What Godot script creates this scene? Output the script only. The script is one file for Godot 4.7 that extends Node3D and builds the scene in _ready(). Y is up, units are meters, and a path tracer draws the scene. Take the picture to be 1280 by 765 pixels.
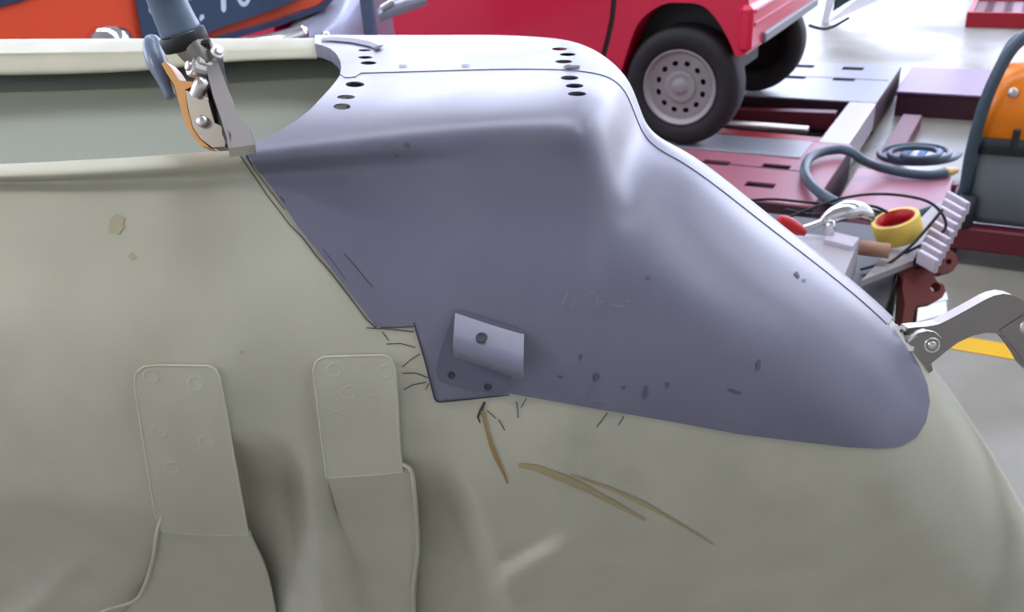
extends Node3D
# Car body shell under repair in a workshop. Units metres, y up. The camera stands at (0, EYE, 0).

const EYE := 1.45
const FOCAL := 1108.0            # focal length in pixels of a 1280 x 765 picture
const DV := Vector3(0.8660254, 0, 0.5)      # along the lift runways, to the right and nearer
const CV := Vector3(0.5, 0, -0.8660254)     # across the runways, away

var cam_basis: Basis
var mats := {}
var names := {}

# ------------------------------------------------------------------ helpers
func ray(px: float, py: float) -> Vector3:
	return cam_basis * Vector3((px - 640.0) / FOCAL, -(py - 382.5) / FOCAL, -1.0)

func at(px: float, py: float, depth: float) -> Vector3:
	return Vector3(0, EYE, 0) + ray(px, py) * depth

func at_height(px: float, py: float, h: float) -> Vector3:
	var r := ray(px, py)
	return Vector3(0, EYE, 0) + r * ((h - EYE) / r.y)

func seen(p: Vector3) -> Vector3:
	var v := cam_basis.inverse() * (p - Vector3(0, EYE, 0))
	return Vector3(640.0 - FOCAL * v.x / v.z, 382.5 + FOCAL * v.y / v.z, -v.z)

func w(d: float, c: float, h: float) -> Vector3:      # workshop axes to world
	return DV * d + CV * c + Vector3(0, h, 0)

func shop_basis() -> Basis:
	return Basis(DV, Vector3.UP, -CV)

func numbered(called: String, parent: Node) -> String:
	var key := str(parent.get_instance_id()) + called
	var n: int = names.get(key, 0)
	names[key] = n + 1
	return called if n == 0 else "%s_%03d" % [called, n]

func tag(o: Node, label: String, category: String, group := "") -> void:
	o.set_meta("label", label)
	o.set_meta("category", category)
	if group != "":
		o.set_meta("group", group)

func thing(called: String, label: String, category: String, where := Vector3.ZERO, group := "") -> Node3D:
	var o := Node3D.new()
	o.name = numbered(called, self)
	add_child(o, true)
	o.position = where
	tag(o, label, category, group)
	return o

# commits a SurfaceTool (in world coordinates) as one named mesh; the vertices are moved into the parent's space
func obj(called: String, st: SurfaceTool, m: Material, parent: Node3D, normals := true) -> MeshInstance3D:
	if normals:
		st.generate_normals()
	var o := MeshInstance3D.new()
	o.name = numbered(called, parent)
	o.mesh = st.commit()
	o.material_override = m
	o.cast_shadow = GeometryInstance3D.SHADOW_CASTING_SETTING_ON
	parent.add_child(o, true)
	if parent != self:
		var up := Transform3D()
		var p: Node = parent
		while p is Node3D and p != self:
			up = p.transform * up
			p = p.get_parent()
		o.transform = up.affine_inverse()
	return o

func setting(called: String, st: SurfaceTool, m: Material) -> MeshInstance3D:
	var o := obj(called, st, m, self)
	o.set_meta("kind", "structure")
	return o

func mb(smooth := false) -> SurfaceTool:
	var st := SurfaceTool.new()
	st.begin(Mesh.PRIMITIVE_TRIANGLES)
	st.set_smooth_group(0 if smooth else -1)
	return st

func tri(st: SurfaceTool, a: Vector3, b: Vector3, c: Vector3) -> void:
	st.add_vertex(a)
	st.add_vertex(b)
	st.add_vertex(c)

func quad(st: SurfaceTool, a: Vector3, b: Vector3, c: Vector3, d: Vector3) -> void:
	tri(st, a, b, c)
	tri(st, a, c, d)

# box with chamfered edges, t: its centre and axes
func box(st: SurfaceTool, t: Transform3D, size: Vector3, ch := 0.004) -> void:
	var hx := size.x / 2
	var hy := size.y / 2
	var hz := size.z / 2
	var k := minf(ch, minf(hx, minf(hy, hz)) * 0.6)
	var hs := [hx, hy, hz]
	for ax in 3:
		for s in [-1.0, 1.0]:
			var u := (ax + 1) % 3
			var v := (ax + 2) % 3
			var pts := []
			for q in [[-1, -1], [1, -1], [1, 1], [-1, 1]]:
				var p := Vector3()
				p[ax] = s * hs[ax]
				p[u] = q[0] * (hs[u] - k)
				p[v] = q[1] * (hs[v] - k)
				pts.append(t * p)
			if s > 0:
				quad(st, pts[0], pts[3], pts[2], pts[1])
			else:
				quad(st, pts[0], pts[1], pts[2], pts[3])
	# edge bevels
	for ax in 3:
		var u := (ax + 1) % 3
		var v := (ax + 2) % 3
		for su in [-1.0, 1.0]:
			for sv in [-1.0, 1.0]:
				var a := Vector3()
				var b := Vector3()
				a[u] = su * hs[u]
				a[v] = sv * (hs[v] - k)
				b[u] = su * (hs[u] - k)
				b[v] = sv * hs[v]
				var a2 := a
				var b2 := b
				a[ax] = -(hs[ax] - k)
				b[ax] = a[ax]
				a2[ax] = hs[ax] - k
				b2[ax] = a2[ax]
				if su * sv > 0:
					quad(st, t * a, t * a2, t * b2, t * b)
				else:
					quad(st, t * a, t * b, t * b2, t * a2)
	for sx in [-1.0, 1.0]:
		for sy in [-1.0, 1.0]:
			for sz in [-1.0, 1.0]:
				var a := t * Vector3(sx * hx, sy * (hy - k), sz * (hz - k))
				var b := t * Vector3(sx * (hx - k), sy * hy, sz * (hz - k))
				var c := t * Vector3(sx * (hx - k), sy * (hy - k), sz * hz)
				if sx * sy * sz > 0:
					tri(st, a, c, b)
				else:
					tri(st, a, b, c)

func wbox(st: SurfaceTool, d0: float, d1: float, c0: float, c1: float, h0: float, h1: float, ch := 0.004) -> void:
	box(st, Transform3D(shop_basis(), w((d0 + d1) / 2, (c0 + c1) / 2, (h0 + h1) / 2)), Vector3(absf(d1 - d0), absf(h1 - h0), absf(c1 - c0)), ch)

func bar(st: SurfaceTool, a: Vector3, b: Vector3, wide: float, high: float, up := Vector3.UP, ch := 0.002) -> void:
	var x := (b - a).normalized()
	var z := x.cross(up).normalized()
	var y := z.cross(x)
	box(st, Transform3D(Basis(x, y, z), (a + b) / 2), Vector3(a.distance_to(b), high, wide), ch)

# a smooth path through control points
func path(ctrl: Array, steps := 8) -> PackedVector3Array:
	var out := PackedVector3Array()
	for i in ctrl.size() - 1:
		var p0: Vector3 = ctrl[maxi(i - 1, 0)]
		var p1: Vector3 = ctrl[i]
		var p2: Vector3 = ctrl[i + 1]
		var p3: Vector3 = ctrl[mini(i + 2, ctrl.size() - 1)]
		for k in steps:
			out.append(p1.cubic_interpolate(p2, p0, p3, float(k) / steps))
	out.append(ctrl[-1])
	return out

func tube(st: SurfaceTool, pts: PackedVector3Array, radii: Variant, sides := 10, caps := true) -> void:
	var n := pts.size()
	var ring := []
	var side := Vector3.ZERO
	for i in n:
		var t := (pts[mini(i + 1, n - 1)] - pts[maxi(i - 1, 0)]).normalized()
		if i == 0:
			side = t.cross(Vector3.UP if absf(t.y) < 0.9 else Vector3.RIGHT).normalized()
		else:
			side = (side - t * side.dot(t)).normalized()
		var other := t.cross(side)
		var r: float = radii if radii is float else radii[i]
		var row := PackedVector3Array()
		for k in sides:
			var a := TAU * k / sides
			row.append(pts[i] + (side * cos(a) + other * sin(a)) * r)
		ring.append(row)
	for i in n - 1:
		for k in sides:
			var k2 := (k + 1) % sides
			quad(st, ring[i][k], ring[i][k2], ring[i + 1][k2], ring[i + 1][k])
	if caps:
		for k in sides:
			var k2 := (k + 1) % sides
			tri(st, pts[0], ring[0][k2], ring[0][k])
			tri(st, pts[n - 1], ring[n - 1][k], ring[n - 1][k2])

# profile: Vector2(radius, height along axis)
func lathe(st: SurfaceTool, base: Vector3, axis: Vector3, profile: Array, sides := 24) -> void:
	var ax := axis.normalized()
	var u := ax.cross(Vector3.UP if absf(ax.y) < 0.9 else Vector3.RIGHT).normalized()
	var v := ax.cross(u)
	for i in profile.size() - 1:
		var p: Vector2 = profile[i]
		var q: Vector2 = profile[i + 1]
		for k in sides:
			var a := TAU * k / sides
			var b := TAU * (k + 1) / sides
			var da := u * cos(a) + v * sin(a)
			var db := u * cos(b) + v * sin(b)
			quad(st, base + ax * p.y + da * p.x, base + ax * p.y + db * p.x, base + ax * q.y + db * q.x, base + ax * q.y + da * q.x)

func oval(cx: float, cy: float, rx: float, ry: float, n := 14, turn := 0.0) -> PackedVector2Array:
	var out := PackedVector2Array()
	for i in n:
		var a := TAU * i / n
		out.append(Vector2(cx, cy) + Vector2(rx * cos(a), ry * sin(a)).rotated(turn))
	return out

# cuts holes out of an outline along vertical lines through the holes, so that every piece is simple
func cut(outline: PackedVector2Array, holes: Array) -> Array:
	var pieces := [outline]
	for h in holes:
		var lo: Vector2 = h[0]
		var hi: Vector2 = h[0]
		for p in h:
			lo = lo.min(p)
			hi = hi.max(p)
		var mid := (lo.x + hi.x) / 2
		var next := []
		for piece in pieces:
			var got := Geometry2D.clip_polygons(piece, h)
			if got.size() == 1:
				next.append(got[0])
				continue
			var inner := false
			for g in got:
				if Geometry2D.is_polygon_clockwise(g):
					inner = true
			if not inner:
				next.append_array(got)
				continue
			for half in [PackedVector2Array([Vector2(-1e4, -1e4), Vector2(mid, -1e4), Vector2(mid, 1e4), Vector2(-1e4, 1e4)]), PackedVector2Array([Vector2(mid, -1e4), Vector2(1e4, -1e4), Vector2(1e4, 1e4), Vector2(mid, 1e4)])]:
				for g in Geometry2D.intersect_polygons(piece, half):
					next.append_array(Geometry2D.clip_polygons(g, h))
		pieces = next
	return pieces

# flat plate: 2D outline (with holes) in the plane of frame f (x, y), thick along -z
func plate(st: SurfaceTool, f: Transform3D, outline: PackedVector2Array, holes: Array, thick: float) -> void:
	var scale := 1000.0
	var big := PackedVector2Array()
	for p in outline:
		big.append(p * scale)
	var big_holes := []
	for h in holes:
		var b := PackedVector2Array()
		for p in h:
			b.append(p * scale)
		big_holes.append(b)
	for piece in cut(big, big_holes):
		var ids := Geometry2D.triangulate_polygon(piece)
		for i in range(0, ids.size(), 3):
			var a := Vector3(piece[ids[i]].x, piece[ids[i]].y, 0) / scale
			var b := Vector3(piece[ids[i + 1]].x, piece[ids[i + 1]].y, 0) / scale
			var c := Vector3(piece[ids[i + 2]].x, piece[ids[i + 2]].y, 0) / scale
			if (b - a).cross(c - a).z > 0:
				var s := b
				b = c
				c = s
			tri(st, f * a, f * b, f * c)
			var z := Vector3(0, 0, -thick)
			tri(st, f * (a + z), f * (c + z), f * (b + z))
	for loop in [outline] + holes:
		for i in loop.size():
			var p: Vector2 = loop[i]
			var q: Vector2 = loop[(i + 1) % loop.size()]
			quad(st, f * Vector3(p.x, p.y, 0), f * Vector3(q.x, q.y, 0), f * Vector3(q.x, q.y, -thick), f * Vector3(p.x, p.y, -thick))

# an outline measured in the picture, at a depth, as a plate of real thickness facing back to the eye
func px_plate(st: SurfaceTool, outline: Array, depth: float, thick: float, lean := Vector2.ZERO, holes: Array = []) -> void:
	var mid := Vector2()
	for p in outline:
		mid += p
	mid /= outline.size()
	var o := at(mid.x, mid.y, depth)
	var z := (cam_basis * Vector3(lean.x, lean.y, 1.0)).normalized()
	var x := (cam_basis.x - z * cam_basis.x.dot(z)).normalized()
	var y := z.cross(x)
	var f := Transform3D(Basis(x, y, z), o)
	var conv := func(p: Vector2) -> Vector2:
		var r := ray(p.x, p.y)
		var t := (o - Vector3(0, EYE, 0)).dot(z) / r.dot(z)
		var q := Vector3(0, EYE, 0) + r * t - o
		return Vector2(q.dot(x), q.dot(y))
	var out := PackedVector2Array()
	for p in outline:
		out.append(conv.call(p))
	var hs := []
	for h in holes:
		var hh := PackedVector2Array()
		for p in h:
			hh.append(conv.call(p))
		hs.append(hh)
	plate(st, f, out, hs, thick)

func v2(list: Array) -> Array:
	var out := []
	for i in range(0, list.size(), 2):
		out.append(Vector2(list[i], list[i + 1]))
	return out

func mat(key: String, color: Color, rough := 0.6, metal := 0.0) -> StandardMaterial3D:
	var m := StandardMaterial3D.new()
	m.resource_name = key
	m.albedo_color = color
	m.roughness = rough
	m.metallic = metal
	mats[key] = m
	return m

func noise_map(seed_value: int, freq: float, low: Color, high: Color, size := 256, octaves := 4) -> NoiseTexture2D:
	var n := FastNoiseLite.new()
	n.seed = seed_value
	n.frequency = freq
	n.fractal_octaves = octaves
	var t := NoiseTexture2D.new()
	t.width = size
	t.height = size
	t.seamless = true
	t.noise = n
	var g := Gradient.new()
	g.set_color(0, low)
	g.set_color(1, high)
	t.color_ramp = g
	return t

func mottle(m: StandardMaterial3D, scale: float, tex: Texture2D, rough: Texture2D = null) -> void:
	m.albedo_texture = tex
	if rough:
		m.roughness_texture = rough
	m.uv1_triplanar = true
	m.uv1_world_triplanar = true
	m.uv1_scale = Vector3.ONE * scale

# ------------------------------------------------------------------ the pressed skin of the car body
# A tensor spline through stations along the body (columns) and profiles across it (rows).
const SU := 16       # fine steps per column interval
const SV := 14
var us := [-260.0, -60.0, 100.0, 260.0, 400.0, 550.0, 680.0, 735.0, 775.0, 812.0, 870.0, 970.0, 1075.0, 1160.0, 1275.0, 1400.0, 1560.0]
var vs := [-22.0, 0.0, 40.0, 75.0, 104.0, 148.0, 190.0, 268.0, 358.0, 458.0, 560.0, 670.0, 810.0]
var fine_u := PackedFloat32Array()
var fine_v := PackedFloat32Array()
var skin := []       # skin[i][j]: world point
var skin_n := []     # outward normals
var skin_px := []    # where it shows, for tracing outlines onto it
var shell := []      # the same with the pressed hollows of the lower apron
var shell_n := []

func second(xs: Array, ys: Array) -> PackedFloat64Array:   # natural cubic spline
	var n := xs.size()
	var y2 := PackedFloat64Array()
	var u := PackedFloat64Array()
	y2.resize(n)
	u.resize(n)
	for i in range(1, n - 1):
		var sig: float = (xs[i] - xs[i - 1]) / (xs[i + 1] - xs[i - 1])
		var p := sig * y2[i - 1] + 2.0
		y2[i] = (sig - 1.0) / p
		var dd: float = (ys[i + 1] - ys[i]) / (xs[i + 1] - xs[i]) - (ys[i] - ys[i - 1]) / (xs[i] - xs[i - 1])
		u[i] = (6.0 * dd / (xs[i + 1] - xs[i - 1]) - sig * u[i - 1]) / p
	for i in range(n - 2, -1, -1):
		y2[i] = y2[i] * y2[i + 1] + u[i]
	return y2

func spline(xs: Array, ys: Array, y2: PackedFloat64Array, k: int, x: float) -> float:
	var h: float = xs[k + 1] - xs[k]
	var a: float = (xs[k + 1] - x) / h
	var b := 1.0 - a
	return a * ys[k] + b * ys[k + 1] + ((a * a * a - a) * y2[k] + (b * b * b - b) * y2[k + 1]) * h * h / 6.0

const TOP_HEIGHT := 1.293

func column_points() -> Array:
	# every column: 13 x [px, py, depth]
	var cols := []
	var rows_y := [0.0, 49.0, 0.0, 0.0, 0.0, 0.0, 240.0, 322.0, 412.0, 512.0, 612.0, 722.0, 862.0]
	var left := [   # px, back edge, seam, top front, shoulder, upper face
		[-260.0, 51.0, 118.0, 166.0, 213.0, 230.0],
		[-60.0, 50.0, 112.0, 158.0, 207.0, 227.0],
		[100.0, 49.0, 107.0, 150.0, 200.0, 224.0],
		[260.0, 48.0, 102.0, 143.0, 187.0, 217.0],
		[400.0, 47.0, 96.0, 134.0, 171.5, 207.0],
		[550.0, 47.0, 91.5, 126.0, 158.0, 198.0],
		[680.0, 50.0, 89.5, 121.0, 151.0, 193.0],
	]
	var slopes := [0, 0, 0, 0, 0, 33.0, 22.0, 32.0, 30.0, 15.0, 1.0, -12.0, -18.0]
	var base := []
	for l in left:
		var pts := []
		pts.resize(13)
		for r in range(1, 6):
			rows_y[r] = l[r]
		for r in range(1, 13):
			var q := Vector2(l[0], rows_y[r])
			if r <= 3:
				pts[r] = Vector3(q.x, q.y, seen(at_height(q.x, q.y, TOP_HEIGHT)).z)
			elif r == 4:
				pts[r] = Vector3(q.x, q.y, seen(at_height(q.x, q.y, TOP_HEIGHT - 0.007)).z)
			else:
				var above: Vector3 = at(pts[r - 1].x, pts[r - 1].y, pts[r - 1].z)
				var rr := ray(q.x, q.y)
				# (above.z .. ) : horizontal advance towards the eye = tan(slope) * drop
				var k := tan(deg_to_rad(slopes[r]))
				# P = E + rr t ; P.z - above.z = k * (above.y - P.y)
				var t := (above.z + k * (above.y - EYE)) / (rr.z + k * rr.y)
				pts[r] = Vector3(q.x, q.y, t)
		cols.append(pts)
	for r in 13:
		base.append(cols[6][r])
	# the end of the hump, drawn by hand: px, py, extra depth over the face
	var hump := [
		[[742.0, 66.0, 0.845], [739.0, 94.0, 0.748], [735.0, 121.0, 0.683], [731.0, 152.0, 0.652], [728.0, 194.0, 0.0], [726.0, 241.0, 0.0], [724.0, 323.0, 0], [721.0, 413.0, 0], [717.0, 513.0, 0], [711.0, 613.0, 0], [704.0, 723.0, 0], [694.0, 863.0, 0]],
		[[783.0, 105.0, 0.805], [777.0, 114.0, 0.768], [768.0, 135.0, 0.710], [759.0, 163.0, 0.676], [751.0, 205.0, 0.006], [747.0, 250.0, 0.002], [741.0, 332.0, 0], [735.0, 422.0, 0], [728.0, 518.0, 0], [720.0, 617.0, 0], [711.0, 726.0, 0], [699.0, 866.0, 0]],
		[[803.0, 153.0, 0.795], [799.0, 162.0, 0.766], [789.0, 186.0, 0.724], [778.0, 218.0, 0.688], [770.0, 259.0, 0.010], [764.0, 302.0, 0.005], [757.0, 378.0, 0.002], [749.0, 462.0, 0], [739.0, 553.0, 0], [729.0, 645.0, 0], [719.0, 748.0, 0], [710.0, 882.0, 0]],
	]
	for hcol in hump.size():
		var pts := [Vector3()]
		for r in 12:
			var e: Array = hump[hcol][r]
			var d: float = e[2]
			if d < 0.1:
				d += base_depth(base, e[1]) + (e[0] - 690.0) * 0.00006 + [0.0, 0.002, 0.004][hcol]
			pts.append(Vector3(e[0], e[1], d))
		cols.append(pts)
	# the flared end: silhouette point, inward direction, far end, roll-off depth
	var ends := [
		[850.0, 190.0, -0.42, 0.91, 752.0, 905.0, 0.115],
		[950.0, 264.0, -0.50, 0.87, 812.0, 925.0, 0.125],
		[1050.0, 343.0, -0.58, 0.81, 880.0, 945.0, 0.125],
		[1122.0, 408.0, -0.68, 0.73, 950.0, 965.0, 0.125],
		[1205.0, 513.0, -0.80, 0.60, 1040.0, 985.0, 0.125],
		[1284.0, 645.0, -0.88, 0.48, 1130.0, 1005.0, 0.125],
		[1365.0, 810.0, -0.92, 0.40, 1230.0, 1040.0, 0.125],
	]
	for e in ends:
		var pts := [Vector3()]
		var s0 := Vector2(e[0], e[1])
		var s2 := Vector2(e[4], e[5])
		var s1: Vector2 = s0 + Vector2(e[2], e[3]) * s0.distance_to(s2) * 0.42
		var far := s0.distance_to(s2)
		for r in range(1, 13):
			var want: float = [0, 0, 17, 45, 82, 130, 182, 260, 350, 450, 552, 664, 806][r] / 806.0
			var lo := 0.0
			var q := s0.lerp(s1, want).lerp(s1.lerp(s2, want), want)
			var s: float = want * far
			var x := minf(s / 210.0, 1.0)
			var roll: float = e[6] * (1.0 - sqrt(1.0 - (1.0 - x) * (1.0 - x)))
			pts.append(Vector3(q.x, q.y, base_depth(base, q.y) + maxf(0.0, q.x - 690.0) * 0.00008 + roll))
		cols.append(pts)
	# the hidden return behind the outline
	for i in cols.size():
		var p1: Vector3 = cols[i][1]
		var p2: Vector3 = cols[i][2]
		var inward := Vector2(p2.x - p1.x, p2.y - p1.y).normalized()
		cols[i][0] = Vector3(p1.x + inward.x * 9.0, p1.y + inward.y * 9.0, p1.z + 0.045)
	return cols

func base_depth(base: Array, py: float) -> float:
	for r in range(4, 12):
		if py <= base[r + 1].y or r == 11:
			var t: float = (py - base[r].y) / (base[r + 1].y - base[r].y)
			return 1.0 / lerpf(1.0 / base[r].z, 1.0 / base[r + 1].z, clampf(t, -0.5, 1.6))
	return base[12].z

func bump(q: Vector2) -> float:   # how far the apron is pressed back there, in metres
	var d := 0.0
	# the apron turns under along a lip on the left
	var lip := 648.0 + 14.0 * smoothstep(0.0, 190.0, q.x) + (0.0 if q.x > 0 else q.x * 0.05)
	d += 0.085 * smoothstep(lip - 26.0, lip + 90.0, q.y) * (1.0 - smoothstep(300.0, 400.0, q.x))
	# pressed ridge low on the left
	var along := (q - Vector2(20, 760)).dot(Vector2(0.72, -0.69))
	var off := (q - Vector2(20, 760)).dot(Vector2(0.69, 0.72))
	d -= 0.010 * exp(-pow((off - 14.0) / 17.0, 2.0)) * smoothstep(-80.0, -10.0, along) * (1.0 - smoothstep(60.0, 120.0, along))
	# hollow between the two straps, shaped after the cast shadow of the left one
	d += 0.04 * smoothstep(540.0, 610.0, q.y - (q.x - 330.0) * 0.02) * smoothstep(262.0, 300.0, q.x) * (1.0 - smoothstep(348.0, 384.0, q.x - (q.y - 560.0) * 0.10 + pow(maxf(0.0, (600.0 - q.y) / 60.0), 2.0) * 14.0))
	# hollow to the right of the second strap, with the rounded lobe beyond it
	d += 0.045 * smoothstep(565.0, 640.0, q.y) * smoothstep(470.0, 515.0, q.x) * (1.0 - smoothstep(540.0, 588.0, q.x - (q.y - 600.0) * 0.36))
	d += 0.034 * smoothstep(588.0, 640.0, q.y) * smoothstep(385.0, 430.0, q.x - (q.y - 590.0) * 0.25) * (1.0 - smoothstep(480.0, 520.0, q.x))
	var lobe := (q - Vector2(604, 735)).dot(Vector2(0.80, -0.60))
	var across := (q - Vector2(604, 735)).dot(Vector2(0.60, 0.80))
	d += 0.007 * exp(-pow((across + 12.0 - lobe * lobe * 0.0010) / 10.0, 2.0)) * smoothstep(-20.0, 20.0, lobe) * (1.0 - smoothstep(60.0, 130.0, lobe))
	d -= 0.012 * exp(-pow((across - 10.0 - lobe * lobe * 0.0010) / 17.0, 2.0)) * smoothstep(-20.0, 30.0, lobe) * (1.0 - smoothstep(70.0, 160.0, lobe))
	d += 0.012 * smoothstep(690.0, 800.0, q.y + (q.x - 640.0) * 0.12) * smoothstep(600.0, 720.0, q.x) * (1.0 - smoothstep(860.0, 1040.0, q.x))
	return d

func make_skin() -> void:
	var cols := column_points()
	var nu := us.size()
	var nv := vs.size()
	for k in nu - 1:
		for s in SU:
			fine_u.append(lerpf(us[k], us[k + 1], float(s) / SU))
	fine_u.append(us[nu - 1])
	for k in nv - 1:
		for s in SV:
			fine_v.append(lerpf(vs[k], vs[k + 1], float(s) / SV))
	fine_v.append(vs[nv - 1])
	# along the body first
	var rows := []   # rows[r][channel] -> values at every fine u
	for r in nv:
		var chan := []
		for ch in 3:
			var ys := []
			for c in nu:
				var p: Vector3 = cols[c][r]
				ys.append([p.x, p.y, 1.0 / p.z][ch])
			var y2 := second(us, ys)
			var vals := PackedFloat64Array()
			for i in fine_u.size():
				var k := mini(i / SU, nu - 2)
				vals.append(spline(us, ys, y2, k, fine_u[i]))
			chan.append(vals)
		rows.append(chan)
	# the flare and the hump run into one another without a crease
	var i0 := int(u_at(600.0))
	var i1 := int(u_at(1240.0))
	for r in range(3, nv):
		for ch in 3:
			var vals: PackedFloat64Array = rows[r][ch]
			for it in (260 if r > 6 else (160 if r > 5 else (80 if r > 4 else 24))):
				var was := vals.duplicate()
				for i in range(i0, i1):
					var f := smoothstep(i0, i0 + 14.0, i) * smoothstep(i1, i1 - 14.0, i)
					vals[i] = lerpf(was[i], (was[i - 1] + 2.0 * was[i] + was[i + 1]) / 4.0, f)
			rows[r][ch] = vals
	for i in fine_u.size():
		var line := []
		var line_px := PackedVector2Array()
		var pts := PackedVector3Array()
		var pts_shell := PackedVector3Array()
		for ch in 3:
			var ys := []
			for r in nv:
				ys.append(rows[r][ch][i])
			var y2 := second(vs, ys)
			var vals := PackedFloat64Array()
			for j in fine_v.size():
				vals.append(spline(vs, ys, y2, mini(j / SV, nv - 2), fine_v[j]))
			line.append(vals)
		for j in fine_v.size():
			var q := Vector2(line[0][j], line[1][j])
			var depth: float = 1.0 / line[2][j]
			line_px.append(q)
			pts.append(at(q.x, q.y, depth))
			pts_shell.append(at(q.x, q.y, depth + (bump(q) if q.y > 480.0 else 0.0)))
		skin.append(pts)
		shell.append(pts_shell)
		skin_px.append(line_px)
	skin_n = normals_of(skin)
	shell_n = normals_of(shell)

func normals_of(g: Array) -> Array:
	var out := []
	var nu := g.size()
	var nv: int = g[0].size()
	for i in nu:
		var row := PackedVector3Array()
		for j in nv:
			var du: Vector3 = g[mini(i + 1, nu - 1)][j] - g[maxi(i - 1, 0)][j]
			var dv: Vector3 = g[i][mini(j + 1, nv - 1)] - g[i][maxi(j - 1, 0)]
			row.append(dv.cross(du).normalized())
		out.append(row)
	return out

# position in grid cells (i, j with fractions) of a picture point
var _last := Vector2(100, 80)
func find(q: Vector2, guess := Vector2(-1, -1)) -> Vector2:
	var nu := skin_px.size()
	var nv: int = skin_px[0].size()
	var best := Vector2(-1, -1)
	if guess.x < 0:
		var bd := 1e9
		for i in range(0, nu, 4):
			for j in range(SV, nv, 4):
				var dd: float = skin_px[i][j].distance_squared_to(q)
				if dd < bd:
					bd = dd
					best = Vector2(i, j)
	else:
		best = guess
	for it in 14:
		var i := clampi(int(best.x), 0, nu - 2)
		var j := clampi(int(best.y), 0, nv - 2)
		var f := best - Vector2(i, j)
		var a: Vector2 = skin_px[i][j]
		var b: Vector2 = skin_px[i + 1][j]
		var c: Vector2 = skin_px[i][j + 1]
		var d: Vector2 = skin_px[i + 1][j + 1]
		var p := a.lerp(b, f.x).lerp(c.lerp(d, f.x), f.y)
		var gu := (b - a).lerp(d - c, f.y)
		var gv := (c - a).lerp(d - b, f.x)
		var det := gu.x * gv.y - gu.y * gv.x
		if absf(det) < 1e-6:
			break
		var e := q - p
		var step := Vector2(e.x * gv.y - e.y * gv.x, gu.x * e.y - gu.y * e.x) / det
		best += step.limit_length(12.0)
		best = best.clamp(Vector2(0, 0), Vector2(nu - 1.001, nv - 1.001))
		if step.length() < 0.002:
			break
	return best

func sample(g: Array, ij: Vector2) -> Vector3:
	var i := clampi(int(ij.x), 0, g.size() - 2)
	var j := clampi(int(ij.y), 0, g[0].size() - 2)
	var f := ij - Vector2(i, j)
	var a: Vector3 = g[i][j]
	var b: Vector3 = g[i + 1][j]
	var c: Vector3 = g[i][j + 1]
	var d: Vector3 = g[i + 1][j + 1]
	return a.lerp(b, f.x).lerp(c.lerp(d, f.x), f.y)

func on_skin(q: Vector2, lift: float, on_shell := false) -> Vector3:
	var ij := find(q)
	if on_shell:
		return sample(shell, ij) + sample(shell_n, ij).normalized() * lift
	return sample(skin, ij) + sample(skin_n, ij).normalized() * lift

func u_at(x: float) -> float:        # grid column of a station value
	for k in us.size() - 1:
		if x <= us[k + 1] or k == us.size() - 2:
			return (k + (x - us[k]) / (us[k + 1] - us[k])) * SU
	return 0.0

func v_at(x: float) -> float:
	for k in vs.size() - 1:
		if x <= vs[k + 1] or k == vs.size() - 2:
			return (k + (x - vs[k]) / (vs[k + 1] - vs[k])) * SV
	return 0.0

func traced(list: Array, fine := 4.0) -> PackedVector2Array:   # picture outline -> grid outline
	var out := PackedVector2Array()
	var guess := Vector2(-1, -1)
	for i in list.size():
		var a: Vector2 = list[i]
		var b: Vector2 = list[(i + 1) % list.size()]
		var n := maxi(1, int(a.distance_to(b) / fine))
		for k in n:
			out.append(find(a.lerp(b, float(k) / n)))
	return out

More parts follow.
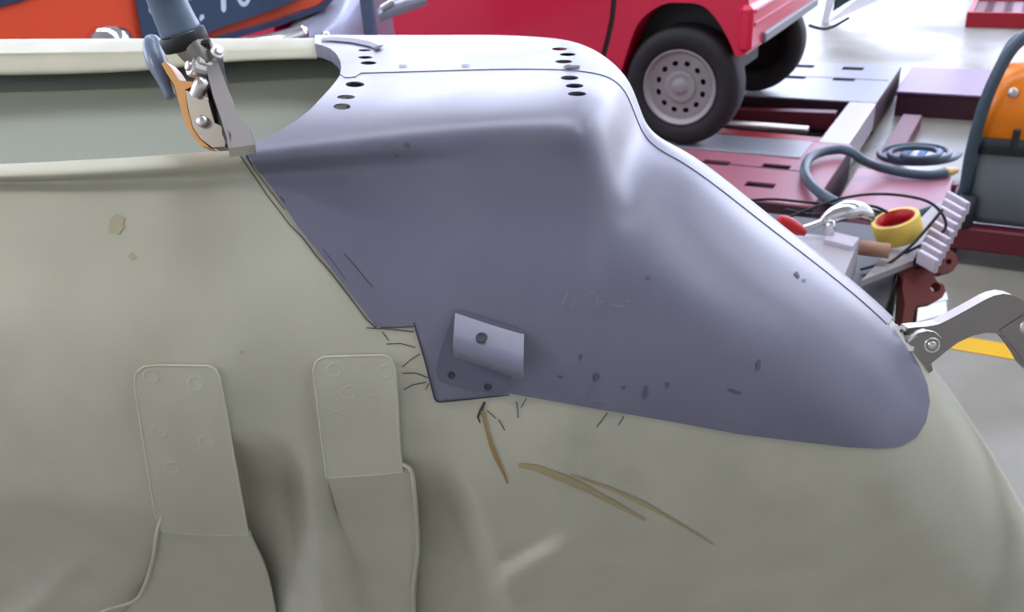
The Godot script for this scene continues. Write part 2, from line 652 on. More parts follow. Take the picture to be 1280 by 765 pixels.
# the part of the skin inside a grid outline, lifted, with holes, and an edge of some depth
func skin_patch(st: SurfaceTool, g: Array, gn: Array, outline: PackedVector2Array, holes: Array, lift: float, thick: float) -> void:
	var lo := outline[0]
	var hi := outline[0]
	for p in outline:
		lo = lo.min(p)
		hi = hi.max(p)
	var nu := g.size()
	var nv: int = g[0].size()
	var K := 100.0
	var region := PackedVector2Array()
	for p in outline:
		region.append(p * K)
	var big_holes := []
	for h in holes:
		var b := PackedVector2Array()
		for p in h:
			b.append(p * K)
		big_holes.append(b)
	# which cells does an edge touch
	var touched := {}
	for loop in [outline] + holes:
		for i in loop.size():
			var a: Vector2 = loop[i]
			var b: Vector2 = loop[(i + 1) % loop.size()]
			var n := maxi(1, int(a.distance_to(b) * 3.0))
			for k in n + 1:
				var p := a.lerp(b, float(k) / n)
				for dx in [-1, 0, 1]:
					for dy in [-1, 0, 1]:
						touched[Vector2i(int(floor(p.x)) + dx, int(floor(p.y)) + dy)] = true
	var put := func(p: Vector2) -> void:
		var nn := sample(gn, p).normalized()
		st.set_normal(nn)
		st.add_vertex(sample(g, p) + nn * lift)
	for i in range(maxi(0, int(lo.x)), mini(nu - 1, int(hi.x) + 1)):
		for j in range(maxi(0, int(lo.y)), mini(nv - 1, int(hi.y) + 1)):
			if not touched.has(Vector2i(i, j)):
				if not Geometry2D.is_point_in_polygon(Vector2(i + 0.5, j + 0.5), outline):
					continue
				var skip := false
				for h in holes:
					if Geometry2D.is_point_in_polygon(Vector2(i + 0.5, j + 0.5), h):
						skip = true
				if skip:
					continue
				for id in [[0, 0], [1, 0], [1, 1], [0, 0], [1, 1], [0, 1]]:
					var n: Vector3 = gn[i + id[0]][j + id[1]]
					st.set_normal(n)
					st.add_vertex(g[i + id[0]][j + id[1]] + n * lift)
				continue
			var cell := PackedVector2Array([Vector2(i, j) * K, Vector2(i + 1, j) * K, Vector2(i + 1, j + 1) * K, Vector2(i, j + 1) * K])
			for piece in Geometry2D.intersect_polygons(cell, region):
				for part in cut(piece, big_holes):
					var ids := Geometry2D.triangulate_polygon(part)
					for k in range(0, ids.size(), 3):
						var a: Vector2 = part[ids[k]] / K
						var b: Vector2 = part[ids[k + 1]] / K
						var c: Vector2 = part[ids[k + 2]] / K
						if (b - a).cross(c - a) < 0:
							put.call(a)
							put.call(c)
							put.call(b)
						else:
							put.call(a)
							put.call(b)
							put.call(c)
	if thick > 0.0:
		for loop in [outline] + holes:
			edge(st, g, gn, loop, lift, thick)

func edge(st: SurfaceTool, g: Array, gn: Array, loop: PackedVector2Array, lift: float, thick: float, closed := true) -> void:
	var n := loop.size()
	for i in (n if closed else n - 1):
		var p := loop[i]
		var q := loop[(i + 1) % n]
		var np := sample(gn, p).normalized()
		var nq := sample(gn, q).normalized()
		var a := sample(g, p) + np * lift
		var b := sample(g, q) + nq * lift
		if a.distance_to(b) < 1e-5:
			continue
		var side := (b - a).cross(np).normalized()
		var corners := [a, b, b - nq * thick, a, b - nq * thick, a - np * thick]
		for c in corners:
			st.set_normal(side)
			st.add_vertex(c)

# a thin mark that lies on the skin: pen line, rust run, scuff
func mark(st: SurfaceTool, pts: Array, wide: Variant, on_shell: bool, lift: float, step := 5.0) -> void:
	var line := []
	var wd := []
	for i in pts.size() - 1:
		var a: Vector2 = pts[i]
		var b: Vector2 = pts[i + 1]
		var n := maxi(1, int(a.distance_to(b) / step))
		for k in n:
			line.append(a.lerp(b, float(k) / n))
			wd.append(wide if wide is float else lerpf(wide[i], wide[i + 1], float(k) / n))
	line.append(pts[-1])
	wd.append(wide if wide is float else wide[-1])
	var l := []
	for i in line.size():
		var t: Vector2 = (line[mini(i + 1, line.size() - 1)] - line[maxi(i - 1, 0)]).normalized()
		var s: Vector2 = t.orthogonal() * wd[i] / 2.0
		l.append([on_skin(line[i] + s, lift, on_shell), on_skin(line[i] - s, lift, on_shell)])
	for i in l.size() - 1:
		quad(st, l[i][0], l[i + 1][0], l[i + 1][1], l[i][1])

# a sheet through a net of [px, py, depth] rows, with thickness
func sheet(st: SurfaceTool, net: Array, thick: float, sub := 6) -> void:
	var nr := net.size()
	var nc: int = net[0].size()
	var ts := []
	for i in nr:
		ts.append(float(i))
	var tc := []
	for i in nc:
		tc.append(float(i))
	var mid := []
	for r in nr:
		var chan := []
		for ch in 3:
			var ys := []
			for c in nc:
				ys.append(net[r][c][ch])
			var y2 := second(tc, ys)
			var vals := []
			for k in (nc - 1) * sub + 1:
				vals.append(spline(tc, ys, y2, mini(k / sub, nc - 2), float(k) / sub))
			chan.append(vals)
		mid.append(chan)
	var g := []
	for k in (nc - 1) * sub + 1:
		var row := []
		var cc := []
		for ch in 3:
			var ys := []
			for r in nr:
				ys.append(mid[r][ch][k])
			cc.append([ys, second(ts, ys)])
		for m in (nr - 1) * sub + 1:
			var kk := mini(m / sub, nr - 2)
			row.append(at(spline(ts, cc[0][0], cc[0][1], kk, float(m) / sub), spline(ts, cc[1][0], cc[1][1], kk, float(m) / sub), spline(ts, cc[2][0], cc[2][1], kk, float(m) / sub)))
		g.append(row)
	var back := cam_basis * Vector3(0, 0, -thick)
	for i in g.size() - 1:
		for j in g[0].size() - 1:
			quad(st, g[i][j], g[i + 1][j], g[i + 1][j + 1], g[i][j + 1])
			quad(st, g[i][j] + back, g[i][j + 1] + back, g[i + 1][j + 1] + back, g[i + 1][j] + back)
	var nj: int = g[0].size() - 1
	var ni := g.size() - 1
	st.set_smooth_group(-1)
	for i in ni:
		quad(st, g[i][0], g[i][0] + back, g[i + 1][0] + back, g[i + 1][0])
		quad(st, g[i][nj], g[i + 1][nj], g[i + 1][nj] + back, g[i][nj] + back)
	for j in nj:
		quad(st, g[0][j], g[0][j + 1], g[0][j + 1] + back, g[0][j] + back)
		quad(st, g[ni][j], g[ni][j] + back, g[ni][j + 1] + back, g[ni][j + 1])
	st.set_smooth_group(0)

# ------------------------------------------------------------------ the scene
func _ready() -> void:
	# camera
	cam_basis = Basis(Vector3.RIGHT, deg_to_rad(-26.0)) * Basis(Vector3.BACK, deg_to_rad(-3.5))
	var cam := Camera3D.new()
	cam.name = "camera"
	cam.transform = Transform3D(cam_basis, Vector3(0, EYE, 0))
	var lens := CameraAttributesPhysical.new()
	lens.frustum_focal_length = 12.0 / (382.5 / FOCAL)
	lens.frustum_focus_distance = 0.64
	lens.frustum_near = 0.02
	lens.frustum_far = 200.0
	lens.exposure_aperture = 17.0
	cam.attributes = lens
	cam.fov = rad_to_deg(2.0 * atan(382.5 / FOCAL))
	cam.near = 0.02
	cam.far = 200.0
	add_child(cam)
	cam.current = true
	# sky and exposure
	var env := Environment.new()
	var sky_m := ProceduralSkyMaterial.new()
	sky_m.sky_top_color = Color(0.74, 0.78, 0.92)
	sky_m.sky_horizon_color = Color(0.93, 0.94, 1.0)
	sky_m.ground_horizon_color = Color(0.75, 0.75, 0.76)
	sky_m.ground_bottom_color = Color(0.55, 0.55, 0.55)
	sky_m.sun_angle_max = 1.0
	var sky := Sky.new()
	sky.sky_material = sky_m
	env.background_mode = Environment.BG_SKY
	env.sky = sky
	env.background_energy_multiplier = 6.5
	env.tonemap_mode = Environment.TONE_MAPPER_LINEAR
	env.tonemap_exposure = 1.15
	env.sdfgi_enabled = true
	env.ssao_enabled = true
	env.ssil_enabled = true
	var we := WorldEnvironment.new()
	we.name = "world_environment"
	we.environment = env
	add_child(we)
	make_materials()
	added_skylights()
	added_lamp(-2.6, -1.4, 3.3, 6.3)
	hall()
	make_skin()
	body_shell()
	repair_panel()
	rear_rim_and_inside()
	for s in 2:
		strap(s)
	shell_marks()
	panel_details()
	top_clamp()
	edge_clamp()
	lift()
	red_car()
	back_floor_things()
	machine()
	hoses()
	bench_and_tools()
	orange_car()
	floor_line()

func make_materials() -> void:
	var m := mat("beige_primer", Color(1, 1, 1), 0.5)
	mottle(m, 1.6, noise_map(3, 0.012, Color(0.69, 0.683, 0.608), Color(0.765, 0.757, 0.687), 512, 5))
	m.metallic_specular = 0.4
	m = mat("blue_primer", Color(1, 1, 1), 1.0)
	mottle(m, 2.2, noise_map(8, 0.010, Color(0.39, 0.388, 0.468), Color(0.435, 0.433, 0.513), 512, 5), noise_map(9, 0.02, Color(0.40, 0.40, 0.40), Color(0.50, 0.50, 0.50), 256, 4))
	m.metallic_specular = 0.6
	m.clearcoat_enabled = true
	m.clearcoat = 0.3
	m.clearcoat_roughness = 0.3
	m = mat("blue_bare", Color(0.37, 0.37, 0.45), 0.5)
	m = mat("dark_inside", Color(0.22, 0.23, 0.26), 0.7)
	m = mat("concrete", Color(1, 1, 1), 1.0)
	mottle(m, 0.22, noise_map(21, 0.008, Color(0.40, 0.385, 0.34), Color(0.60, 0.59, 0.56), 512, 5), noise_map(22, 0.012, Color(0.24, 0.24, 0.24), Color(0.55, 0.55, 0.55), 256, 4))
	mat("inner_shade_colour", Color(0.50, 0.52, 0.47), 0.6)  # shade inside the opening, put into a darker panel colour
	mat("pen_and_gap_dark", Color(0.24, 0.22, 0.26), 0.6)
	mat("rust_stain", Color(0.60, 0.50, 0.32), 0.7)
	mat("ochre_stain", Color(0.66, 0.60, 0.46), 0.65)
	mat("faint_stain", Color(0.69, 0.655, 0.55), 0.6)
	mat("scuff_dark", Color(0.345, 0.34, 0.40), 0.55)
	mat("scuff_and_glint_pale", Color(0.50, 0.49, 0.53), 0.6)
	mat("grip_blue", Color(0.38, 0.44, 0.53), 0.35)
	mat("black_rubber", Color(0.05, 0.055, 0.07), 0.6)
	mat("orange_paint", Color(0.80, 0.52, 0.10), 0.4)
	mat("steel_dull", Color(0.56, 0.54, 0.52), 0.36, 0.9)
	mat("steel_bright", Color(0.84, 0.82, 0.82), 0.34, 1.0)
	mat("steel_dark", Color(0.15, 0.15, 0.16), 0.5, 0.5)  # dark steel, darkened further for the shadow under the rail
	mat("chrome", Color(0.88, 0.88, 0.90), 0.12, 1.0)
	mat("lift_mauve", Color(0.60, 0.36, 0.42), 0.42)
	mat("lift_mauve_pale", Color(0.68, 0.46, 0.53), 0.42)
	mat("lift_lilac", Color(0.42, 0.28, 0.42), 0.4)
	mat("lift_grey", Color(0.50, 0.51, 0.55), 0.38)
	mat("lift_pale", Color(0.66, 0.62, 0.66), 0.35)
	mat("lift_red", Color(0.62, 0.07, 0.16), 0.45)
	mat("lift_red_dark", Color(0.36, 0.06, 0.13), 0.5)
	mat("lift_dark", Color(0.20, 0.05, 0.13), 0.5)
	mat("tyre", Color(0.10, 0.095, 0.11), 0.75)
	mat("rim_paint", Color(0.57, 0.56, 0.57), 0.5, 0.2)
	m = mat("car_red", Color(0.80, 0.0, 0.235), 0.35)
	m.clearcoat_enabled = true
	m.clearcoat = 0.25
	m.clearcoat_roughness = 0.1
	mat("dark_glass", Color(0.04, 0.05, 0.06), 0.1)
	mat("grey_plastic", Color(0.45, 0.45, 0.48), 0.5)
	mat("pink_plastic", Color(0.72, 0.22, 0.34), 0.5)
	mat("white_paint", Color(0.86, 0.87, 0.90), 0.4)
	mat("green_dark", Color(0.15, 0.24, 0.24), 0.5)
	mat("grey_tub", Color(0.36, 0.39, 0.41), 0.55)
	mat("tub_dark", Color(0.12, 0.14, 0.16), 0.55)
	mat("machine_orange", Color(0.93, 0.50, 0.0), 0.35)
	mat("hose_blue", Color(0.24, 0.31, 0.37), 0.45)
	mat("hose_blue_dark", Color(0.20, 0.27, 0.35), 0.45)
	mat("brass", Color(0.75, 0.62, 0.42), 0.4, 0.6)
	mat("rag_blue", Color(0.40, 0.56, 0.78), 0.8)
	mat("rail_grey", Color(0.60, 0.57, 0.58), 0.5)
	mat("rail_pale", Color(0.74, 0.70, 0.76), 0.45)
	mat("rust_red", Color(0.40, 0.13, 0.11), 0.7)
	mat("case_grey", Color(0.62, 0.60, 0.63), 0.55)
	mat("red_plastic", Color(0.72, 0.06, 0.09), 0.4)
	mat("tape_yellow", Color(0.88, 0.76, 0.36), 0.6)
	mat("tan_wood", Color(0.66, 0.50, 0.42), 0.7)
	m = mat("car_orange", Color(0.84, 0.27, 0.12), 0.45)
	mat("plate_blue", Color(0.15, 0.23, 0.35), 0.4)
	mat("navy", Color(0.12, 0.17, 0.32), 0.45)
	mat("white_print", Color(0.78, 0.80, 0.90), 0.5)
	mat("silver_paint", Color(0.62, 0.63, 0.72), 0.3, 0.5)
	mat("post_blue", Color(0.28, 0.33, 0.45), 0.5)
	mat("line_yellow", Color(0.90, 0.70, 0.10), 0.5)
	mat("wall_paint", Color(0.86, 0.86, 0.85), 0.8)
	mat("roof_paint", Color(0.80, 0.80, 0.80), 0.8)
	m = mat("lamp_glow", Color(1, 0.98, 0.94), 0.6)
	m.emission_enabled = true
	m.emission = Color(1.0, 0.98, 0.94)
	m.emission_energy_multiplier = 3.0
	m = mat("added_skylight", Color(0.9, 0.93, 1.0), 0.6)
	m.emission_enabled = true
	m.emission = Color(0.92, 0.95, 1.0)
	m.emission_energy_multiplier = 3.0

func added_skylights() -> void:
	# unseen glowing roof panels added for top light, an area light below each
	for spot in [Vector2(-6.0, 3.0), Vector2(0.0, 3.0), Vector2(6.0, 3.0), Vector2(-6.0, 10.0), Vector2(0.0, 10.0), Vector2(6.0, 10.0)]:
		var st := mb()
		wbox(st, spot.x - 2.5, spot.x + 2.5, spot.y - 0.8, spot.y + 0.8, 6.94, 6.99, 0.004)
		var o := obj("added_window_%d" % (int(spot.x) + 7 + int(spot.y) * 20), st, mats.added_skylight, self)
		o.set_meta("kind", "structure")
		var l := AreaLight3D.new()
		l.name = numbered("added_skylight_light", self)
		l.area_size = Vector2(5.0, 1.6)
		l.light_color = Color(0.92, 0.95, 1.0)
		l.light_energy = 12.0
		l.light_size = 1.0
		l.shadow_enabled = true
		l.set("area_range", 30.0)
		l.set("area_attenuation", 2.0)
		l.transform = Transform3D(Basis(DV, CV, Vector3.UP), w(spot.x, spot.y, 6.92))
		add_child(l, true)

func added_lamp(d: float, c: float, h: float, energy: float) -> void:
	# unseen strip lamp added to light the straps from the left
	var t := thing("added_strip_lamp", "added unseen strip lamp lighting the beige car body from the left", "lamp", w(d, c, h))
	var st := mb()
	wbox(st, d - 0.62, d + 0.62, c - 0.09, c + 0.09, h + 0.02, h + 0.08, 0.006)
	obj("housing", st, mats.wall_paint, t)
	st = mb()
	wbox(st, d - 0.6, d + 0.6, c - 0.07, c + 0.07, h + 0.004, h + 0.018, 0.003)
	obj("lamp_tube", st, mats.lamp_glow, t)
	for s in [-0.5, 0.5]:
		st = mb()
		bar(st, w(d + s, c, h + 0.08), w(d + s, c, 7.0), 0.01, 0.01, DV)
		obj("rod", st, mats.steel_dark, t)
	var l := AreaLight3D.new()
	l.name = "added_strip_light"
	l.area_size = Vector2(1.2, 0.14)
	l.light_color = Color(1.0, 0.98, 0.94)
	l.light_energy = energy
	l.shadow_enabled = true
	l.set("area_range", 30.0)
	l.set("area_attenuation", 2.0)
	l.transform = Transform3D(Basis(DV, CV, Vector3.UP), w(d, c, h - 0.002))
	add_child(l, true)

func hall() -> void:
	var st := mb()
	wbox(st, -13, 10, -7, 22, -0.2, 0, 0.01)
	setting("floor", st, mats.concrete)
	st = mb()
	wbox(st, -12.4, 9.4, -6.4, 12.9, 7.0, 7.2, 0.01)
	setting("ceiling", st, mats.roof_paint)
	# walls with door openings: [name, along d?, fixed coordinate, from, to, openings [from, to, sill, top]]
	var defs := [
		["wall_back", true, 12.6, -12.2, 9.2, [[-11.6, -6.3, 0.0, 6.5], [-5.9, -0.6, 0.0, 6.5], [-0.2, 5.1, 0.0, 6.5]]],
		["wall_front", true, -6.1, -12.2, 9.2, [[-9.0, -5.5, 1.5, 4.2]]],
		["wall_left", false, -12.1, -6.2, 12.7, [[-2.5, 3.0, 1.9, 6.0], [6.0, 11.5, 1.2, 4.2]]],
		["wall_right", false, 9.1, -6.2, 12.7, [[9.5, 12.0, 0.0, 3.4]]],
	]
	for def in defs:
		st = mb()
		var pos: float = def[3]
		for op in def[5] + [[def[4], def[4], 0.0, 7.0]]:
			wall_piece(st, def[1], def[2], pos, op[0], 0.0, 7.0)
			if op[0] < op[1]:
				wall_piece(st, def[1], def[2], op[0], op[1], op[3], 7.0)
				if op[2] > 0.0:
					wall_piece(st, def[1], def[2], op[0], op[1], 0.0, op[2])
			pos = op[1]
		setting(def[0], st, mats.wall_paint)

func wall_piece(st: SurfaceTool, along_d: bool, at_: float, a: float, b: float, h0: float, h1: float) -> void:
	if b - a < 0.01:
		return
	if along_d:
		wbox(st, a, b, at_ - 0.1, at_ + 0.1, h0, h1, 0.005)
	else:
		wbox(st, at_ - 0.1, at_ + 0.1, a, b, h0, h1, 0.005)

var shell_o: Node3D
const OPENING := [425, 97, 421, 103, 413, 113, 403, 124, 388, 140, 370, 154, 350, 166, 330, 176, 316, 182, 303, 187]
const CUT := [303, 187, 317, 204, 334, 227, 350, 250, 372, 283, 400, 318, 435, 363, 470, 408, 519, 408, 545, 502, 590, 497, 637, 491]
const LOWER := [637, 491, 700, 502, 775, 515, 840, 526, 920, 541, 1000, 551, 1060, 558, 1098, 560, 1125, 557, 1143, 547, 1155, 528, 1160, 503, 1157, 482, 1149, 462, 1136, 438, 1122, 421]

func body_shell() -> void:
	shell_o = thing("car_body_shell", "beige primed car body shell with a long opening on top and welded straps below", "car body", Vector3(0, 0.9, -0.7))
	# outer skin: everything in front of the opening, running a little way under the new panel
	var st := mb(true)
	var outline := PackedVector2Array()
	for q in v2([-225, 212, -60, 207, 100, 200, 200, 194, 262, 189, 300, 187, 316, 203, 333, 226, 349, 249, 371, 283, 399, 318, 436, 360, 482, 398, 524, 400, 553, 496, 590, 486, 637, 480, 700, 494, 840, 518, 1000, 542, 1060, 549, 1098, 551, 1120, 548, 1136, 538, 1148, 520]):
		outline.append(find(q))
	# then out to the silhouette, round the hidden return, and down
	outline.append(Vector2(u_at(1160) - 3.0, v_at(20)))
	outline.append(Vector2(u_at(1160) - 3.0, 0.0))
	outline.append(Vector2(u_at(1560) - 0.01, 0.0))
	outline.append(Vector2(u_at(1560) - 0.01, v_at(810) - 0.01))
	outline.append(Vector2(u_at(-225), v_at(810) - 0.01))
	skin_patch(st, shell, shell_n, outline, [], 0.0, 0.0012)
	obj("outer_skin", st, mats.beige_primer, shell_o, false)
	# the apron goes on down below
	st = mb(true)
	var last: int = shell[0].size() - 1
	var i0 := int(ceil(u_at(-225)))
	for i in range(i0, shell.size() - 1):
		for k in 6:
			var pts := []
			for q in [[i, k], [i + 1, k], [i + 1, k + 1], [i, k + 1]]:
				var p: Vector3 = shell[q[0]][last]
				var f: float = q[1] / 6.0
				pts.append(Vector3(p.x, lerpf(p.y, 0.42, f), p.z) + Vector3(0, 0, -0.10 * f * f))
			quad(st, pts[0], pts[1], pts[2], pts[3])
	obj("lower_apron", st, mats.beige_primer, shell_o)

var panel_o: Node3D
func repair_panel() -> void:
	panel_o = thing("repair_panel", "blue-grey primed sheet metal repair panel with drilled holes, clamped over the beige car body", "repair panel", Vector3(0.1, 1.1, -0.65))
	var st := mb(true)
	var front := PackedVector2Array()
	var seam := v_at(40) - 0.9
	var tl := traced(v2(OPENING), 5.0)
	tl = tl.slice(0, traced_count(v2(OPENING), 5.0))
	var cutline := traced(v2(CUT), 5.0).slice(0, traced_count(v2(CUT), 5.0))
	var low := traced(v2(LOWER), 5.0).slice(0, traced_count(v2(LOWER), 5.0))
	for p in tl:
		if p.y > seam:
			front.append(p)
	front.append_array(cutline)
	front.append_array(low)
	# up to the outline of the flare and back along the seam
	front.append(Vector2(u_at(1158), v_at(14)))
	var k := u_at(1155)
	while k > front[0].x:
		front.append(Vector2(k, seam))
		k -= 1.0
	var holes := []
	for h in [[444, 108, 12, 3.6], [433, 124, 11.5, 2.7], [428, 136, 11, 4.0], [712, 100, 11, 2.9], [718, 110, 11, 2.9], [721, 120, 11.5, 2.9]]:
		holes.append(traced(Array(oval(h[0], h[1], h[2], h[3])), 50.0))
	skin_patch(st, skin, skin_n, front, holes, 0.0018, 0.0012)
	obj("front_skin", st, mats.blue_primer, panel_o, false)

func traced_count(list: Array, fine: float) -> int:
	var n := 0
	for i in list.size() - 1:
		n += maxi(1, int(list[i].distance_to(list[i + 1]) / fine))
	return n

func rear_rim_and_inside() -> void:
	# rolled rim behind the opening
	var st := mb(true)
	var net := [[], [], [], [], [], []]
	for c in [[-260.0, 51.0, 64.0, 94.0], [-60.0, 50.0, 64.0, 92.5], [60.0, 49.0, 63.0, 91.0], [190.0, 48.5, 61.0, 86.0], [285.0, 48.0, 59.0, 77.0], [396.0, 47.5, 56.5, 73.0]]:
		var d0 := seen(at_height(c[0], c[1], TOP_HEIGHT)).z
		var d1 := seen(at_height(c[0], c[2], TOP_HEIGHT - 0.001)).z
		net[0].append(Vector3(c[0], c[1] + 8.0, d0 + 0.03))
		net[1].append(Vector3(c[0], c[1], d0))
		net[2].append(Vector3(c[0], c[2], d1))
		net[3].append(Vector3(c[0], c[2] + 7.0, d1 - 0.012))
		net[4].append(Vector3(c[0], c[3], d1 - 0.016))
		net[5].append(Vector3(c[0], c[3] - 3.0, d1 + 0.01))
	sheet(st, net, 0.001, 7)
	obj("rear_rim", st, mats.beige_primer, shell_o)
	# pressed panel seen down through the opening
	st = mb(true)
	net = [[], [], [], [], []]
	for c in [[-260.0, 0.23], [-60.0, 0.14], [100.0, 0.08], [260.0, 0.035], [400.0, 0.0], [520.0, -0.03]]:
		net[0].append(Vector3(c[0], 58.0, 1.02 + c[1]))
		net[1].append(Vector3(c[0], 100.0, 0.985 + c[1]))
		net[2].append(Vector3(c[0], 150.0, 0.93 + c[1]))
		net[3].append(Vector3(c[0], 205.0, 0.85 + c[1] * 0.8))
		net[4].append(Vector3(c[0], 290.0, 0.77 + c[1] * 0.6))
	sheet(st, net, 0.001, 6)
	obj("inner_panel", st, mats.inner_shade_colour, shell_o)

const STRAPS := [
	[171, 478, 173, 465, 182, 457, 200, 455, 262, 456, 270, 460, 275, 470, 283, 510, 297, 590, 311, 664, 258, 663, 205, 659, 197, 640, 190, 600, 181, 540],
	[392, 462, 396, 450, 405, 445, 440, 444, 480, 443, 489, 447, 494, 460, 497, 500, 500, 560, 504, 586, 458, 590, 409, 593, 402, 540, 396, 490],
]
const WELDS := [
	[192, 468, 246, 477, 202, 534, 260, 548, 218, 580],
	[418, 461, 482, 463, 436, 488, 464, 499, 420, 519],
]

func strap(s: int) -> void:
	var root := Node3D.new()
	root.name = numbered("mounting_strap", shell_o)
	shell_o.add_child(root, true)
	root.position = Vector3(-0.2 + s * 0.14, 0.0, 0.05)
	var st := mb(true)
	var outline := traced(v2(STRAPS[s]), 5.0)
	skin_patch(st, skin, skin_n, outline, [], 0.0046, 0.0046)
	obj("strap_plate", st, mats.beige_primer, root, false)
	# painted sealer along the edge
	st = mb(true)
	var bead := PackedVector3Array()
	for ij in outline:
		bead.append(sample(skin, ij) + sample(skin_n, ij).normalized() * 0.0040)
	bead.append(bead[0])
	tube(st, bead, 0.0010, 8, false)
	obj("edge_bead", st, mats.beige_primer, root)
	st = mb(true)
	var net: Array
	if s == 0:
		net = [
			[[203, 657, 0.0], [256, 661, 0.0], [312, 664, 0.0]],
			[[200, 668, 0.010], [256, 674, 0.011], [316, 676, 0.010]],
			[[191, 705, 0.040], [258, 708, 0.040], [331, 708, 0.040]],
			[[168, 750, 0.066], [258, 752, 0.068], [342, 752, 0.068]],
			[[130, 800, 0.082], [250, 802, 0.086], [350, 802, 0.086]],
		]
	else:
		net = [
			[[408, 592, 0.0], [458, 589, 0.0], [505, 586, 0.0]],
			[[411, 602, 0.004], [460, 600, 0.003], [512, 596, 0.002]],
			[[424, 650, 0.022], [470, 650, 0.019], [519, 645, 0.014]],
			[[440, 705, 0.030], [480, 705, 0.021], [521, 700, 0.016]],
			[[470, 800, 0.030], [495, 800, 0.022], [518, 800, 0.020]],
		]
	var conv := []
	for r in net:
		var row := []
		for p in r:
			var base := on_skin(Vector2(p[0], p[1]), 0.0046)
			row.append(Vector3(p[0], p[1], seen(base).z + p[2]))
		conv.append(row)
	sheet(st, conv, 0.003, 6)
	obj("strap_tongue", st, mats.beige_primer, root)
	# turned edge that catches the light
	st = mb(true)
	var rim := []
	var list := [[203, 645, 0.0], [197, 665, 0.003], [191, 700, 0.034], [180, 734, 0.052], [166, 752, 0.058], [128, 764, 0.062], [90, 790, 0.066]] if s == 0 else [[503, 580, 0.0], [514, 589, -0.001], [518, 615, 0.003], [521, 650, 0.010], [522, 690, 0.013], [516, 745, 0.018], [522, 800, 0.024]]
	for p in list:
		var base := on_skin(Vector2(p[0], p[1]), 0.0046)
		rim.append(at(p[0], p[1], seen(base).z + p[2] - 0.002))
	tube(st, path(rim, 8), 0.0017, 8)
	obj("turned_edge", st, mats.beige_primer, root)
	for i in range(0, WELDS[s].size(), 2):
		st = mb(true)
		var q := Vector2(WELDS[s][i], WELDS[s][i + 1])
		var ij := find(q)
		var n := sample(skin_n, ij).normalized()
		var o := sample(skin, ij) + n * 0.0045
		lathe(st, o, n, [Vector2(0.0062, 0.0), Vector2(0.0055, 0.0003), Vector2(0.0048, 0.00035), Vector2(0.0040, 0.0001), Vector2(0.002, 0.00015), Vector2(0.0, 0.0002)], 18)
		obj("spot_weld", st, mats.beige_primer, root)

func stroke(pts: Array, wide: Variant, m: Material, called: String, parent: Node3D, on_shell: bool, lift: float) -> void:
	var st := mb(true)
	mark(st, v2(pts), wide, on_shell, lift)
	obj(called, st, m, parent)

func blob(q: Vector2, rx: float, ry: float, turn: float, m: Material, called: String, parent: Node3D, lift: float, seed_value: int, on_shell := false) -> void:
	var rng := RandomNumberGenerator.new()
	rng.seed = seed_value
	var st := mb(true)
	var pts := []
	var n := 13
	for i in n:
		var a := TAU * i / n
		pts.append(on_skin(q + Vector2(rx * cos(a), ry * sin(a)).rotated(turn) * rng.randf_range(0.65, 1.15), lift, on_shell))
	var c := on_skin(q, lift, on_shell)
	for i in n:
		tri(st, c, pts[i], pts[(i + 1) % n])
	obj(called, st, m, parent)

func z5(list: Array) -> Array:
	var out := []
	for i in range(0, list.size(), 2):
		out.append(440.0 + list[i] * 0.3594)
		out.append(330.0 + list[i + 1] * 0.3594)
	return out

func shell_marks() -> void:
	var ink: Material = mats.pen_and_gap_dark
	stroke([297, 190, 311, 210, 322, 226, 333, 243, 348, 262, 362, 281, 378, 297, 396, 321, 413, 340, 437, 371, 458, 399, 471, 411], 1.3, ink, "pen_and_gap_line", shell_o, true, 0.0006)
	stroke([314, 205, 337, 238, 356, 262], 1.0, ink, "pen_and_gap_line", shell_o, true, 0.0006)
	for l in [[50, 222, 130, 226, 215, 236], [120, 278, 170, 276, 220, 290], [175, 358, 205, 332, 236, 312], [176, 380, 220, 378, 266, 396], [180, 437, 210, 420, 260, 410], [268, 414, 256, 436], [105, 236, 128, 266], [572, 478, 576, 505, 578, 534], [606, 466, 588, 498], [888, 516, 868, 545, 850, 566], [946, 527, 926, 560], [470, 508, 500, 536], [510, 540, 522, 560, 532, 578]]:
		stroke(z5(l), 1.2, ink, "pen_tick", shell_o, true, 0.0006)
	stroke(z5([462, 478, 450, 505, 438, 530, 446, 552]), [3.0, 4.5, 3.0, 1.5], ink, "pen_blot", shell_o, true, 0.0007)
	# runs of rust and brushed rust killer
	stroke([603, 513, 608, 535, 614, 556, 620, 571, 628, 588, 635, 604], [4.5, 4.0, 5.0, 6.0, 3.5, 2.0], mats.rust_stain, "rust_run", shell_o, true, 0.0008)
	stroke([648, 581, 668, 584, 700, 596, 735, 611, 770, 630, 806, 650], [5.0, 8.0, 10.0, 8.0, 6.0, 3.0], mats.ochre_stain, "brush_stroke", shell_o, true, 0.0006)
	stroke([712, 593, 760, 609, 805, 629, 850, 655, 892, 680], [2.0, 4.0, 5.0, 3.0, 2.0], mats.ochre_stain, "brush_stroke", shell_o, true, 0.0007)
	blob(Vector2(146, 281), 11, 13, 0.3, mats.faint_stain, "stain", shell_o, 0.0005, 4, true)
	blob(Vector2(303, 440), 4, 3, 0.0, mats.faint_stain, "stain", shell_o, 0.0005, 5, true)
	blob(Vector2(165, 320), 5, 4, 0.0, mats.faint_stain, "stain", shell_o, 0.0005, 6, true)

